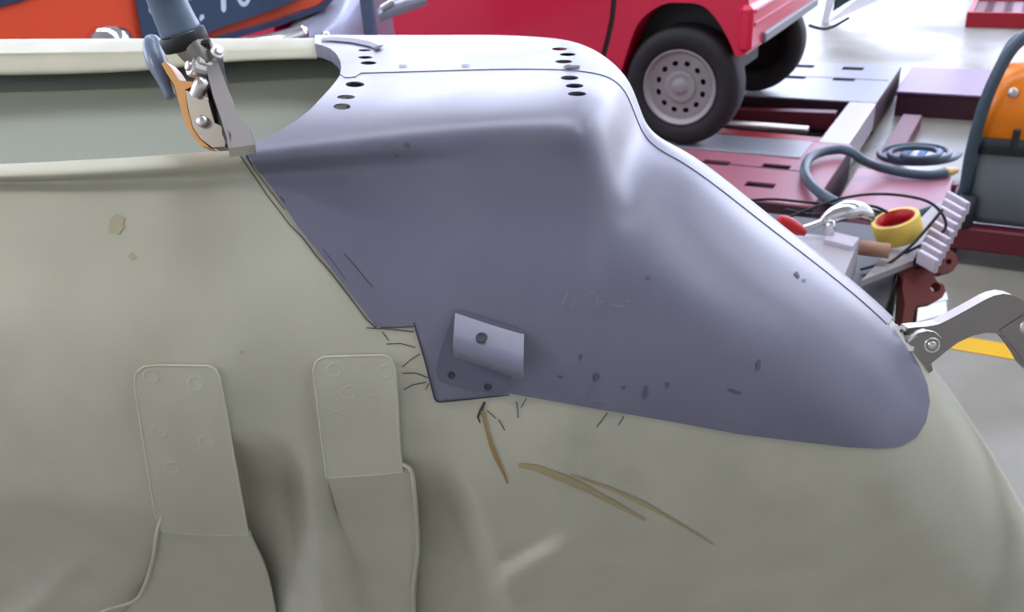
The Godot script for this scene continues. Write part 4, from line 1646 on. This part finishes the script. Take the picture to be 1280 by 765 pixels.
func back_floor_things() -> void:
	# red tray with a grating
	var t := thing("drip_tray", "red steel tray with a dark perforated grating on the sunlit floor", "tray", w(0.3, 9.5, 0))
	var st := mb()
	wbox(st, -0.42, 1.6, 9.05, 9.09, 0.0, 0.13, 0.005)
	wbox(st, -0.42, 1.6, 10.0, 10.04, 0.0, 0.13, 0.005)
	wbox(st, -0.42, -0.38, 9.09, 10.0, 0.0, 0.13, 0.005)
	wbox(st, 1.56, 1.6, 9.09, 10.0, 0.0, 0.13, 0.005)
	obj("frame", st, mats.lift_red, t)
	var holes := []
	for i in 12:
		for j in 6:
			holes.append(oval(-0.26 + i * 0.15, 9.20 + j * 0.135, 0.045, 0.045, 8))
	st = mb()
	plate(st, flat_frame(0.10), rect(-0.38, 1.56, 9.09, 10.0), holes, 0.006)
	obj("grating", st, mats.lift_red_dark, t)
	st = mb()
	wbox(st, -0.38, 1.56, 9.09, 10.0, 0.005, 0.02, 0.002)
	obj("bottom", st, mats.dark_inside, t)
	# leaning white body panel with a dark back, on a post
	t = thing("loose_body_panel", "white loose vehicle panel with dark inside standing on the bright floor beside the red car", "body panel", w(-1.4, 9.1, 0))
	st = mb()
	var f := Transform3D(Basis(DV, Vector3.UP, -CV), w(0, 9.1, 0))
	var post := PackedVector2Array([Vector2(-1.66, 0.0), Vector2(-1.60, 0.0), Vector2(-1.52, 0.5), Vector2(-1.50, 1.2), Vector2(-1.58, 1.2), Vector2(-1.60, 0.5)])
	plate(st, f, post, [], 0.05)
	obj("post", st, mats.white_paint, t)
	st = mb()
	plate(st, f.translated(CV * 0.02), PackedVector2Array([Vector2(-1.57, 0.10), Vector2(-1.20, 0.36), Vector2(-0.95, 0.8), Vector2(-0.95, 1.2), Vector2(-1.52, 1.2), Vector2(-1.54, 0.5)]), [], 0.02)
	obj("inner_sheet", st, mats.green_dark, t)
	st = mb()
	quad_slab(st, [w(-1.62, 9.08, 0.0), w(-1.10, 9.02, 0.26), w(-0.55, 9.10, 0.78), w(-0.70, 9.16, 0.80), w(-1.16, 9.12, 0.34)], 0.012)
	obj("outer_sheet", st, mats.white_paint, t)
	# grey stand and chrome parts between the two cars are in orange_car()

func quad_slab(st: SurfaceTool, pts: Array, thick: float) -> void:
	var n: Vector3 = (pts[1] - pts[0]).cross(pts[2] - pts[0]).normalized()
	var b := []
	for p in pts:
		b.append(p - n * thick)
	for i in range(1, pts.size() - 1):
		tri(st, pts[0], pts[i], pts[i + 1])
		tri(st, b[0], b[i + 1], b[i])
	for i in pts.size():
		var j := (i + 1) % pts.size()
		quad(st, pts[i], b[i], b[j], pts[j])

func machine() -> void:
	var t := thing("workshop_machine", "orange and grey moulded workshop machine standing on a dark red base", "machine", w(0.3, 3.8, 0.14))
	# lower grey tub and orange hood, drawn as rounded plan shapes stacked up the height
	var st := mb(true)
	stack(st, [[-0.035, 0.70, 3.61, 4.10, 0.155, 0.03], [-0.055, 0.72, 3.59, 4.12, 0.19, 0.05], [-0.075, 0.74, 3.585, 4.14, 0.43, 0.06]])
	obj("tub", st, mats.grey_tub, t)
	st = mb(true)
	stack(st, [[-0.082, 0.745, 3.58, 4.145, 0.43, 0.06], [-0.082, 0.745, 3.58, 4.145, 0.492, 0.06]])
	obj("belt", st, mats.tub_dark, t)
	st = mb(true)
	stack(st, [[-0.080, 0.742, 3.582, 4.142, 0.492, 0.06], [-0.068, 0.73, 3.59, 4.135, 0.60, 0.07], [-0.045, 0.71, 3.605, 4.11, 0.685, 0.08], [0.0, 0.66, 3.65, 4.07, 0.735, 0.08], [0.06, 0.60, 3.70, 4.0, 0.75, 0.08]])
	obj("hood", st, mats.machine_orange, t)
	st = mb()
	wbox(st, 0.045, 0.07, 3.575, 3.60, 0.45, 0.53, 0.006)
	obj("latch", st, mats.tub_dark, t)
	st = mb(true)
	lathe(st, w(0.022, 3.594, 0.655), -CV, [Vector2(0.018, -0.01), Vector2(0.018, 0.006), Vector2(0.014, 0.012), Vector2(0.006, 0.014), Vector2(0.0, 0.014)], 18)
	obj("screw", st, mats.steel_bright, t)
	st = mb(true)
	lathe(st, w(0.09, 3.72, 0.735), Vector3.UP, [Vector2(0.045, 0.0), Vector2(0.042, 0.03), Vector2(0.03, 0.045), Vector2(0.0, 0.048)], 20)
	obj("filler_cap", st, mats.white_paint, t)
	st = mb(true)
	tube(st, PackedVector3Array([w(-0.055, 3.57, 0.155), w(-0.06, 3.57, 0.27)]), 0.028, 12)
	obj("foot", st, mats.tub_dark, t)
	var b := thing("machine_base", "dark red steel base under the orange and grey machine", "base", w(0.3, 3.8, 0))
	st = mb()
	wbox(st, -0.14, 0.95, 3.55, 3.62, 0.06, 0.15, 0.006)
	wbox(st, -0.14, 0.95, 4.06, 4.13, 0.06, 0.15, 0.006)
	wbox(st, -0.12, -0.05, 3.62, 4.06, 0.06, 0.15, 0.006)
	wbox(st, 0.86, 0.93, 3.62, 4.06, 0.06, 0.15, 0.006)
	obj("base_frame", st, mats.lift_red_dark, b)
	for q in [[-0.08, 3.60], [0.88, 3.60], [-0.08, 4.08], [0.88, 4.08]]:
		st = mb(true)
		lathe(st, w(q[0] - 0.015, q[1], 0.03), DV, [Vector2(0.0, 0.0), Vector2(0.03, 0.0), Vector2(0.03, 0.03), Vector2(0.0, 0.03)], 16)
		obj("caster", st, mats.black_rubber, b)

# rounded boxes stacked: rows of [d0, d1, c0, c1, height, corner radius]
func stack(st: SurfaceTool, rows: Array) -> void:
	var rings := []
	for r in rows:
		var ring := PackedVector3Array()
		for q in [[1, 1, 0.0], [-1, 1, PI / 2], [-1, -1, PI], [1, -1, 1.5 * PI]]:
			for k in 6:
				var a: float = q[2] + PI / 2 * k / 5.0
				var cd: float = (r[1] - r[5]) if q[0] > 0 else (r[0] + r[5])
				var cc: float = (r[3] - r[5]) if q[1] > 0 else (r[2] + r[5])
				ring.append(w(cd + cos(a) * r[5], cc + sin(a) * r[5], r[4]))
		rings.append(ring)
	for i in rings.size() - 1:
		for k in 24:
			var k2 := (k + 1) % 24
			quad(st, rings[i][k], rings[i + 1][k], rings[i + 1][k2], rings[i][k2])
	for e in [[0, true], [rings.size() - 1, false]]:
		var ring: PackedVector3Array = rings[e[0]]
		for k in range(1, 23):
			if e[1]:
				tri(st, ring[0], ring[k], ring[k + 1])
			else:
				tri(st, ring[0], ring[k + 1], ring[k])

func px_path(list: Array, depth: Variant, steps := 8) -> PackedVector3Array:
	var pts := []
	for i in range(0, list.size(), 2):
		pts.append(at(list[i], list[i + 1], depth if depth is float else depth[i / 2]))
	return path(pts, steps)

func floor_path(list: Array, heights: Variant, steps := 8) -> PackedVector3Array:
	var pts := []
	for i in range(0, list.size(), 2):
		pts.append(at_height(list[i], list[i + 1], heights if heights is float else heights[i / 2]))
	return path(pts, steps)

func hoses() -> void:
	# the thick hose hangs over the machine and runs to the floor plate
	var st := mb(true)
	var down := px_path([1380, 0, 1310, 28, 1268, 58, 1243, 100, 1226, 145, 1213, 195, 1206, 235, 1196, 252], [3.05, 3.03, 3.05, 3.10, 3.17, 3.27, 3.36, 3.42])
	down.append_array(floor_path([1150, 268, 1100, 268, 1062, 260, 1032, 246, 1012, 228, 1006, 212, 1012, 198, 1028, 190, 1050, 187, 1066, 191, 1078, 200, 1100, 209, 1130, 216, 1160, 219, 1182, 216], [0.16, 0.17, 0.22, 0.24, 0.24, 0.235, 0.235, 0.235, 0.235, 0.23, 0.2, 0.15, 0.13, 0.125, 0.125]))
	tube(st, down, 0.021, 12)
	var h := obj("air_hose", st, mats.hose_blue, self)
	tag(h, "thick blue-grey hose hanging over the orange machine and looping across the runway end", "hose")
	st = mb(true)
	var a := at_height(1180, 216, 0.125)
	var b := at_height(1197, 213, 0.125)
	lathe(st, a, b - a, [Vector2(0.0, 0.0), Vector2(0.022, 0.0), Vector2(0.024, 0.02), Vector2(0.019, 0.022), Vector2(0.019, 0.05), Vector2(0.014, 0.055), Vector2(0.014, 0.07), Vector2(0.0, 0.07)], 16)
	obj("brass_fitting", st, mats.brass, h)
	st = mb(true)
	tube(st, px_path([1350, 10, 1300, 40, 1272, 48, 1258, 66, 1250, 84, 1240, 106], [3.22, 3.2, 3.22, 3.24, 3.26, 3.3]), 0.018, 12)
	var h2 := obj("air_hose", st, mats.hose_blue, self)
	tag(h2, "second shorter blue-grey hose beside the thick one on top of the orange machine", "hose")
	# coil of thinner hose
	st = mb(true)
	var coil := []
	for k in 30:
		var an := TAU * k / 12.0
		var r := 1.0 - 0.02 * k
		var q := Vector2(1146, 192) + Vector2(cos(an) * 54 * r, sin(an) * 13 * r)
		coil.append(at_height(q.x, q.y, 0.125 + 0.010 * k / 4.0))
	tube(st, path(coil, 4), 0.013, 10)
	h = obj("hose_coil", st, mats.hose_blue_dark, self)
	tag(h, "coil of thin blue hose lying on the pink ramp plate", "hose")
	st = mb()
	for k in 3:
		bar(st, at_height(1120 + k * 22, 204, 0.13), at_height(1138 + k * 20, 186, 0.15), 0.03, 0.012)
	h = obj("blue_rag", st, mats.rag_blue, self)
	tag(h, "crumpled light blue rag inside the coil of hose", "rag")

func shelf_box(st: SurfaceTool, a: Vector2, b: Vector2, c: Vector2, d: Vector2, h: float, thick: float) -> void:
	# a slab whose top corners show at those picture points when it lies at height h
	var pts := []
	for q in [a, b, c, d]:
		pts.append(at_height(q.x, q.y, h))
	quad_slab_down(st, pts, thick)

func quad_slab_down(st: SurfaceTool, pts: Array, thick: float) -> void:
	var b := []
	for p in pts:
		b.append(p - Vector3(0, thick, 0))
	for i in range(1, pts.size() - 1):
		tri(st, pts[0], pts[i], pts[i + 1])
		tri(st, b[0], b[i + 1], b[i])
	for i in pts.size():
		var j := (i + 1) % pts.size()
		quad(st, pts[i], b[i], b[j], pts[j])

const BENCH := 0.66

func bench_and_tools() -> void:
	# a low work stand carries the clutter
	var t := thing("work_stand", "dark steel work stand carrying tools behind the body panel", "stand", w(-0.25, 1.75, 0))
	var st := mb()
	wbox(st, -0.72, -0.14, 1.62, 2.16, 0.615, 0.64, 0.004)
	obj("stand_top", st, mats.steel_dark, t)
	for q in [[-0.68, 1.66], [-0.68, 2.12], [-0.17, 1.66], [-0.17, 2.12]]:
		st = mb()
		wbox(st, q[0] - 0.018, q[0] + 0.018, q[1] - 0.018, q[1] + 0.018, 0.0, 0.615, 0.003)
		obj("leg", st, mats.steel_dark, t)
	st = mb()
	wbox(st, -0.70, -0.15, 1.64, 1.66, 0.50, 0.54, 0.003)
	wbox(st, -0.70, -0.15, 2.10, 2.12, 0.50, 0.54, 0.003)
	obj("rail", st, mats.steel_dark, t)
	# slotted aluminium rail lying across the stand
	var far := at_height(1176, 246, 0.685)
	var near := at_height(1088, 352, 0.685)
	var near_r := at_height(1160, 328, 0.685)
	t = thing("slotted_rail", "long light grey metal rail with a comb of fins along its edge", "metal rail", near)
	st = mb()
	shelf_box(st, Vector2(1076, 351), Vector2(1165, 258), Vector2(1180, 249), Vector2(1150, 322), 0.672, 0.014)
	obj("rail_plate", st, mats.rail_grey, t)
	for k in 9:
		var f := k / 8.0
		var p0 := Vector2(1184, 246).lerp(Vector2(1148, 320), f)
		var p1 := p0 + Vector2(26, 15) * (1.0 - 0.1 * f)
		st = mb()
		var a := at_height(p0.x, p0.y, 0.70)
		var b := at_height(p1.x, p1.y, 0.70)
		bar(st, a, b, 0.0095, 0.03, Vector3.UP, 0.002)
		obj("fin", st, mats.rail_pale, t)
	st = mb()
	bar(st, at_height(1194, 252, 0.676), at_height(1156, 330, 0.676), 0.045, 0.02)
	obj("fin_backing", st, mats.steel_dark, t)
	# rusty bracket hanging from the near end
	t = thing("rusty_bracket", "rust-red iron bracket with a round eye below the finned rail", "bracket", at(1150, 400, 1.90))
	st = mb()
	px_plate(st, v2([1130, 334, 1138, 327, 1152, 326, 1162, 333, 1166, 342, 1172, 352, 1180, 356, 1182, 364, 1178, 372, 1168, 378, 1156, 380, 1145, 382, 1140, 404, 1128, 404, 1131, 380, 1128, 360]), 1.86, 0.025, Vector2(0.15, 0.35), [oval(1169.5, 359, 6.5, 6.0, 14), oval(1147, 334, 6, 3, 12)])
	obj("bracket_plate", st, mats.rust_red, t)
	st = mb()
	px_plate(st, v2([1172, 318, 1188, 312, 1196, 318, 1198, 328, 1192, 338, 1178, 342, 1166, 338, 1164, 326]), 1.93, 0.02, Vector2(0.15, 0.35), [oval(1186, 327, 4, 3.5, 12)])
	obj("bracket_ear", st, mats.rust_red, t)
	st = mb()
	bar(st, at(1134, 372, 1.89), at(1126, 470, 1.95), 0.035, 0.03)
	obj("bracket_stem", st, mats.steel_dark, t)
	# grey case
	t = thing("tool_case", "light grey plastic case with a chrome air tool lying on it", "case", at_height(1025, 345, BENCH))
	st = mb()
	shelf_box(st, Vector2(985, 289), Vector2(1074, 300), Vector2(1052, 352), Vector2(965, 330), 0.735, 0.075)
	obj("case_body", st, mats.case_grey, t)
	st = mb()
	shelf_box(st, Vector2(1036, 288), Vector2(1074, 297), Vector2(1066, 308), Vector2(1030, 299), 0.745, 0.012)
	obj("case_catch", st, mats.rail_pale, t)
	# chrome ratchet
	t = thing("air_ratchet", "shiny chrome air ratchet with a rounded body on the light grey case", "air tool", at_height(1050, 285, 0.745))
	st = mb(true)
	tube(st, px_path([1003, 286, 1018, 281, 1030, 276], [1.83, 1.83, 1.83], 5), 0.007, 10)
	obj("drive_shaft", st, mats.chrome, t)
	st = mb(true)
	tube(st, px_path([1028, 277, 1040, 270, 1056, 264, 1072, 263, 1084, 268, 1090, 275], [1.83, 1.83, 1.83, 1.84, 1.85, 1.86], 4), [0.009, 0.011, 0.013, 0.015, 0.017, 0.018, 0.019, 0.020, 0.021, 0.021, 0.021, 0.020, 0.019, 0.018, 0.017, 0.016, 0.015, 0.013, 0.011, 0.009, 0.007], 14)
	obj("tool_body", st, mats.chrome, t)
	st = mb(true)
	lathe(st, at(1038, 282, 1.825), cam_basis * Vector3(0.1, 1, 0.3), [Vector2(0.0, -0.02), Vector2(0.010, -0.02), Vector2(0.011, 0.0), Vector2(0.008, 0.012), Vector2(0.0, 0.014)], 14)
	obj("trigger", st, mats.chrome, t)
	t = thing("red_handle", "red rounded plastic handle at the left of the chrome air tool", "handle", at(995, 286, 1.82))
	st = mb(true)
	tube(st, px_path([972, 274, 984, 279, 996, 286, 1007, 291], [1.80, 1.80, 1.80, 1.80], 5), [0.008, 0.010, 0.012, 0.013, 0.0135, 0.014, 0.014, 0.014, 0.014, 0.0135, 0.013, 0.012, 0.011, 0.009, 0.008, 0.007], 14)
	obj("grip", st, mats.red_plastic, t)
	# masking tape
	var o := at(1122, 284, 1.93)
	var ax := (cam_basis * Vector3(-0.40, 0.84, 0.36)).normalized()
	t = thing("masking_tape", "roll of yellow masking tape with a red core tipped against the rail", "tape", o)
	st = mb(true)
	lathe(st, o, ax, [Vector2(0.041, 0.023), Vector2(0.0485, 0.024), Vector2(0.050, 0.022), Vector2(0.050, -0.022), Vector2(0.0485, -0.024), Vector2(0.041, -0.023)], 36)
	obj("tape_roll", st, mats.tape_yellow, t)
	st = mb(true)
	lathe(st, o, ax, [Vector2(0.041, 0.0235), Vector2(0.0385, 0.0235), Vector2(0.0385, -0.0235), Vector2(0.041, -0.0235), Vector2(0.041, 0.0235)], 36)
	obj("core", st, mats.red_plastic, t)
	# thin black cables looping over the stand
	var cables := [
		["thin black cable running level from behind the panel to the tape", [930, 251, 965, 249, 1000, 252, 1040, 256, 1085, 262, 1110, 268], 1.98],
		["thin black cable arching high over the tape and down the finned rail", [975, 276, 1010, 262, 1048, 249, 1085, 243, 1125, 244, 1160, 252, 1178, 268, 1182, 284, 1170, 296, 1140, 312, 1105, 328, 1076, 337], 1.90],
		["thin black cable crossing the light grey rail in a long curve", [1080, 345, 1110, 330, 1140, 306, 1165, 278, 1178, 262], 1.86],
		["thin black cable lying behind the chrome air tool", [982, 262, 1020, 268, 1060, 258, 1092, 258, 1110, 266], 1.96],
	]
	for c in cables:
		st = mb(true)
		tube(st, px_path(c[1], c[2], 6), 0.0032, 8)
		var cb := obj("cable", st, mats.black_rubber, self)
		tag(cb, c[0], "cable", "loose black cables over the work stand")
	# socket lying under the tape
	t = thing("wooden_handle", "short tan wooden tool handle lying below the tape roll", "handle", at_height(1090, 315, 0.68))
	st = mb(true)
	tube(st, PackedVector3Array([at_height(1072, 309, 0.70), at_height(1112, 314, 0.70)]), 0.016, 12)
	obj("handle_shaft", st, mats.tan_wood, t)
	# small white box on the floor under the bracket
	t = thing("white_box", "small white box on the floor behind the edge clamp and rusty bracket", "box", at_height(1160, 398, 0.0))
	st = mb()
	shelf_box(st, Vector2(1150, 372), Vector2(1182, 366), Vector2(1184, 392), Vector2(1146, 402), 0.10, 0.10)
	obj("box_body", st, mats.white_paint, t)
	st = mb()
	shelf_box(st, Vector2(1149, 371.5), Vector2(1183, 365), Vector2(1185, 374), Vector2(1149, 381), 0.104, 0.014)
	obj("box_flap", st, mats.white_paint, t)

func orange_car() -> void:
	# seen over the body shell: the orange tail of a car with a dark number plate
	var t := thing("car", "orange car with a dark number plate seen over the beige body shell", "car", at(150, 300, 3.2) * Vector3(1, 0, 1))
	var o := at(240, 30, 3.05)
	var x := (at(520, -20, 3.5) - at(-60, 60, 2.75)).normalized()
	x.y = 0.0
	x = x.normalized()
	var back := x.cross(Vector3.UP).normalized()     # away from the eye
	if back.z > 0:
		back = -back
	var z := (-back + Vector3.UP * 0.22).normalized()
	var y := z.cross(x)
	var f := Transform3D(Basis(x, y, z), o)
	var conv := func(px: float, py: float) -> Vector2:
		var r := ray(px, py)
		var s := (o - Vector3(0, EYE, 0)).dot(z) / r.dot(z)
		var q := Vector3(0, EYE, 0) + r * s - o
		return Vector2(q.dot(x), q.dot(y))
	var poly := func(list: Array) -> PackedVector2Array:
		var out := PackedVector2Array()
		for i in range(0, list.size(), 2):
			out.append(conv.call(list[i], list[i + 1]))
		return out
	var st := mb()
	plate(st, f, poly.call([-230, 25, -60, 18, 0, 8, 30, 0, 60, -14, 180, -50, 330, -40, 415, -14, 398, 6, 340, 24, 262, 48, 250, 110, 200, 200, -230, 220]), [], 0.9)
	obj("tail_panel", st, mats.car_orange, t)
	st = mb()
	plate(st, f.translated(z * 0.03), poly.call([164, -60, 168, 0, 172, 24, 179, 60, 240, 60, 262, 40, 300, 27, 345, 11, 378, -3, 400, -60]), [], 0.02)
	var number_plate := obj("number_plate", st, mats.plate_blue, t)
	# characters on the plate: flat print, a little proud
	var g := f.translated(z * 0.031)
	for c in [[271, -60, 279, -60, 280, 14, 277, 17.5, 274, 14], [248, 20, 252, 19.5, 253, 24, 249, 28, 246.5, 26], [232, -6, 238, -7, 238, 1, 233, 2], [252, -8, 258, -8, 257, 0, 253, 1], [184, 10, 188, 8, 191, 14, 190, 20, 187, 19, 184, 15]]:
		st = mb()
		plate(st, g, poly.call(c), [], 0.002)
		obj("character", st, mats.white_print, number_plate)
	var ring := PackedVector2Array()
	var ring_in := PackedVector2Array()
	for i in 22:
		var a := TAU * i / 22
		ring.append(conv.call(302 + 11.0 * cos(a), -16 + 26.0 * sin(a)))
		ring_in.append(conv.call(302 + 6.0 * cos(a), -16 + 20.0 * sin(a)))
	st = mb()
	plate(st, g, ring, [ring_in], 0.002)
	obj("character", st, mats.white_print, number_plate)
	st = mb()
	plate(st, f.translated(z * 0.02), poly.call([262, 48, 300, 38, 345, 26, 400, 6, 415, -10, 419, -4, 404, 12, 350, 32, 300, 46, 270, 56]), [], 0.03)
	obj("lower_trim", st, mats.navy, t)
	st = mb()
	plate(st, f.translated(z * 0.01), poly.call([-60, 2, 0, -6, 60, -30, 60, -16, 30, 1, 0, 9, -60, 20]), [], 0.03)
	obj("window_trim", st, mats.navy, t)
	# chrome overrider standing in front of the orange tail
	st = mb(true)
	var cb := at(137, 50, 2.86)
	lathe(st, cb - Vector3(0, 0.05, 0), Vector3.UP, [Vector2(0.074, 0.0), Vector2(0.072, 0.05), Vector2(0.062, 0.074), Vector2(0.042, 0.090), Vector2(0.018, 0.097), Vector2(0.0, 0.098)], 24)
	obj("chrome_dome", st, mats.chrome, t)
	st = mb(true)
	tube(st, px_path([-60, 70, 60, 62, 150, 58, 240, 60, 320, 56, 380, 40], [2.85, 2.85, 2.86, 2.9, 2.95, 3.05], 6), 0.028, 12)
	obj("bumper_bar", st, mats.chrome, t)
	# silver bodywork and a dark post between the two cars
	t = thing("silver_wing", "silver car wing with bright chrome edges between the orange and red cars", "body panel", at(390, 60, 3.3) * Vector3(1, 0, 1))
	st = mb(true)
	sheet(st, [
		[Vector3(338, 47, 3.15), Vector3(372, 30, 3.2), Vector3(405, 10, 3.3), Vector3(425, -20, 3.4), Vector3(462, -60, 3.55)],
		[Vector3(352, 62, 3.12), Vector3(392, 46, 3.18), Vector3(424, 24, 3.28), Vector3(444, 0, 3.4), Vector3(476, -30, 3.6)],
		[Vector3(380, 90, 3.22), Vector3(420, 80, 3.28), Vector3(446, 60, 3.36), Vector3(464, 40, 3.46), Vector3(488, 10, 3.65)],
		[Vector3(400, 160, 3.25), Vector3(432, 150, 3.3), Vector3(456, 130, 3.4), Vector3(474, 110, 3.5), Vector3(500, 90, 3.7)],
	], 0.004, 5)
	obj("wing_skin", st, mats.silver_paint, t)
	st = mb(true)
	tube(st, px_path([345, 49, 362, 44, 378, 40], [3.1, 3.12, 3.14], 4), 0.010, 10)
	obj("chrome_strip", st, mats.chrome, t)
	st = mb(true)
	lathe(st, at(407, 44, 3.14), cam_basis * Vector3(0, 0.3, 1), [Vector2(0.017, -0.01), Vector2(0.017, 0.004), Vector2(0.010, 0.012), Vector2(0.0, 0.014)], 16)
	obj("chrome_stud", st, mats.chrome, t)
	t = thing("steel_post", "dark blue-grey upright steel post between the silver wing and the red car", "post", at(462, 30, 3.02) * Vector3(1, 0, 1))
	st = mb()
	var foot := at(462, 30, 3.02)
	box(st, Transform3D(Basis.IDENTITY, Vector3(foot.x, 0.8, foot.z)), Vector3(0.043, 1.6, 0.043), 0.006)
	obj("upright", st, mats.post_blue, t)
	st = mb()
	box(st, Transform3D(Basis.IDENTITY, Vector3(foot.x, 0.01, foot.z)), Vector3(0.2, 0.02, 0.2), 0.004)
	obj("base_plate", st, mats.post_blue, t)
	t = thing("chrome_mirror", "bright chrome trim piece held beside the steel post in front of the red car", "trim piece", at(500, 10, 3.45))
	st = mb(true)
	sheet(st, [
		[Vector3(472, 12, 3.46), Vector3(482, 2, 3.46), Vector3(500, -8, 3.46), Vector3(530, -16, 3.46)],
		[Vector3(473, 18, 3.42), Vector3(486, 10, 3.42), Vector3(506, 2, 3.42), Vector3(534, -4, 3.42)],
		[Vector3(475, 26, 3.44), Vector3(492, 20, 3.44), Vector3(512, 13, 3.44), Vector3(532, 6, 3.44)],
	], 0.01, 5)
	obj("trim_body", st, mats.silver_paint, t)
	st = mb(true)
	tube(st, px_path([476, 11, 484, 6, 492, 1], 3.41, 4), 0.011, 10)
	obj("trim_edge", st, mats.chrome, t)

func floor_line() -> void:
	var st := mb()
	wbox(st, -0.35, 3.0, 2.83, 2.93, 0.0, 0.003, 0.0005)
	var o := obj("trim_1", st, mats.line_yellow, self)
	o.set_meta("kind", "structure")
	tag(o, "yellow line painted on the workshop floor behind the edge clamp", "floor line")
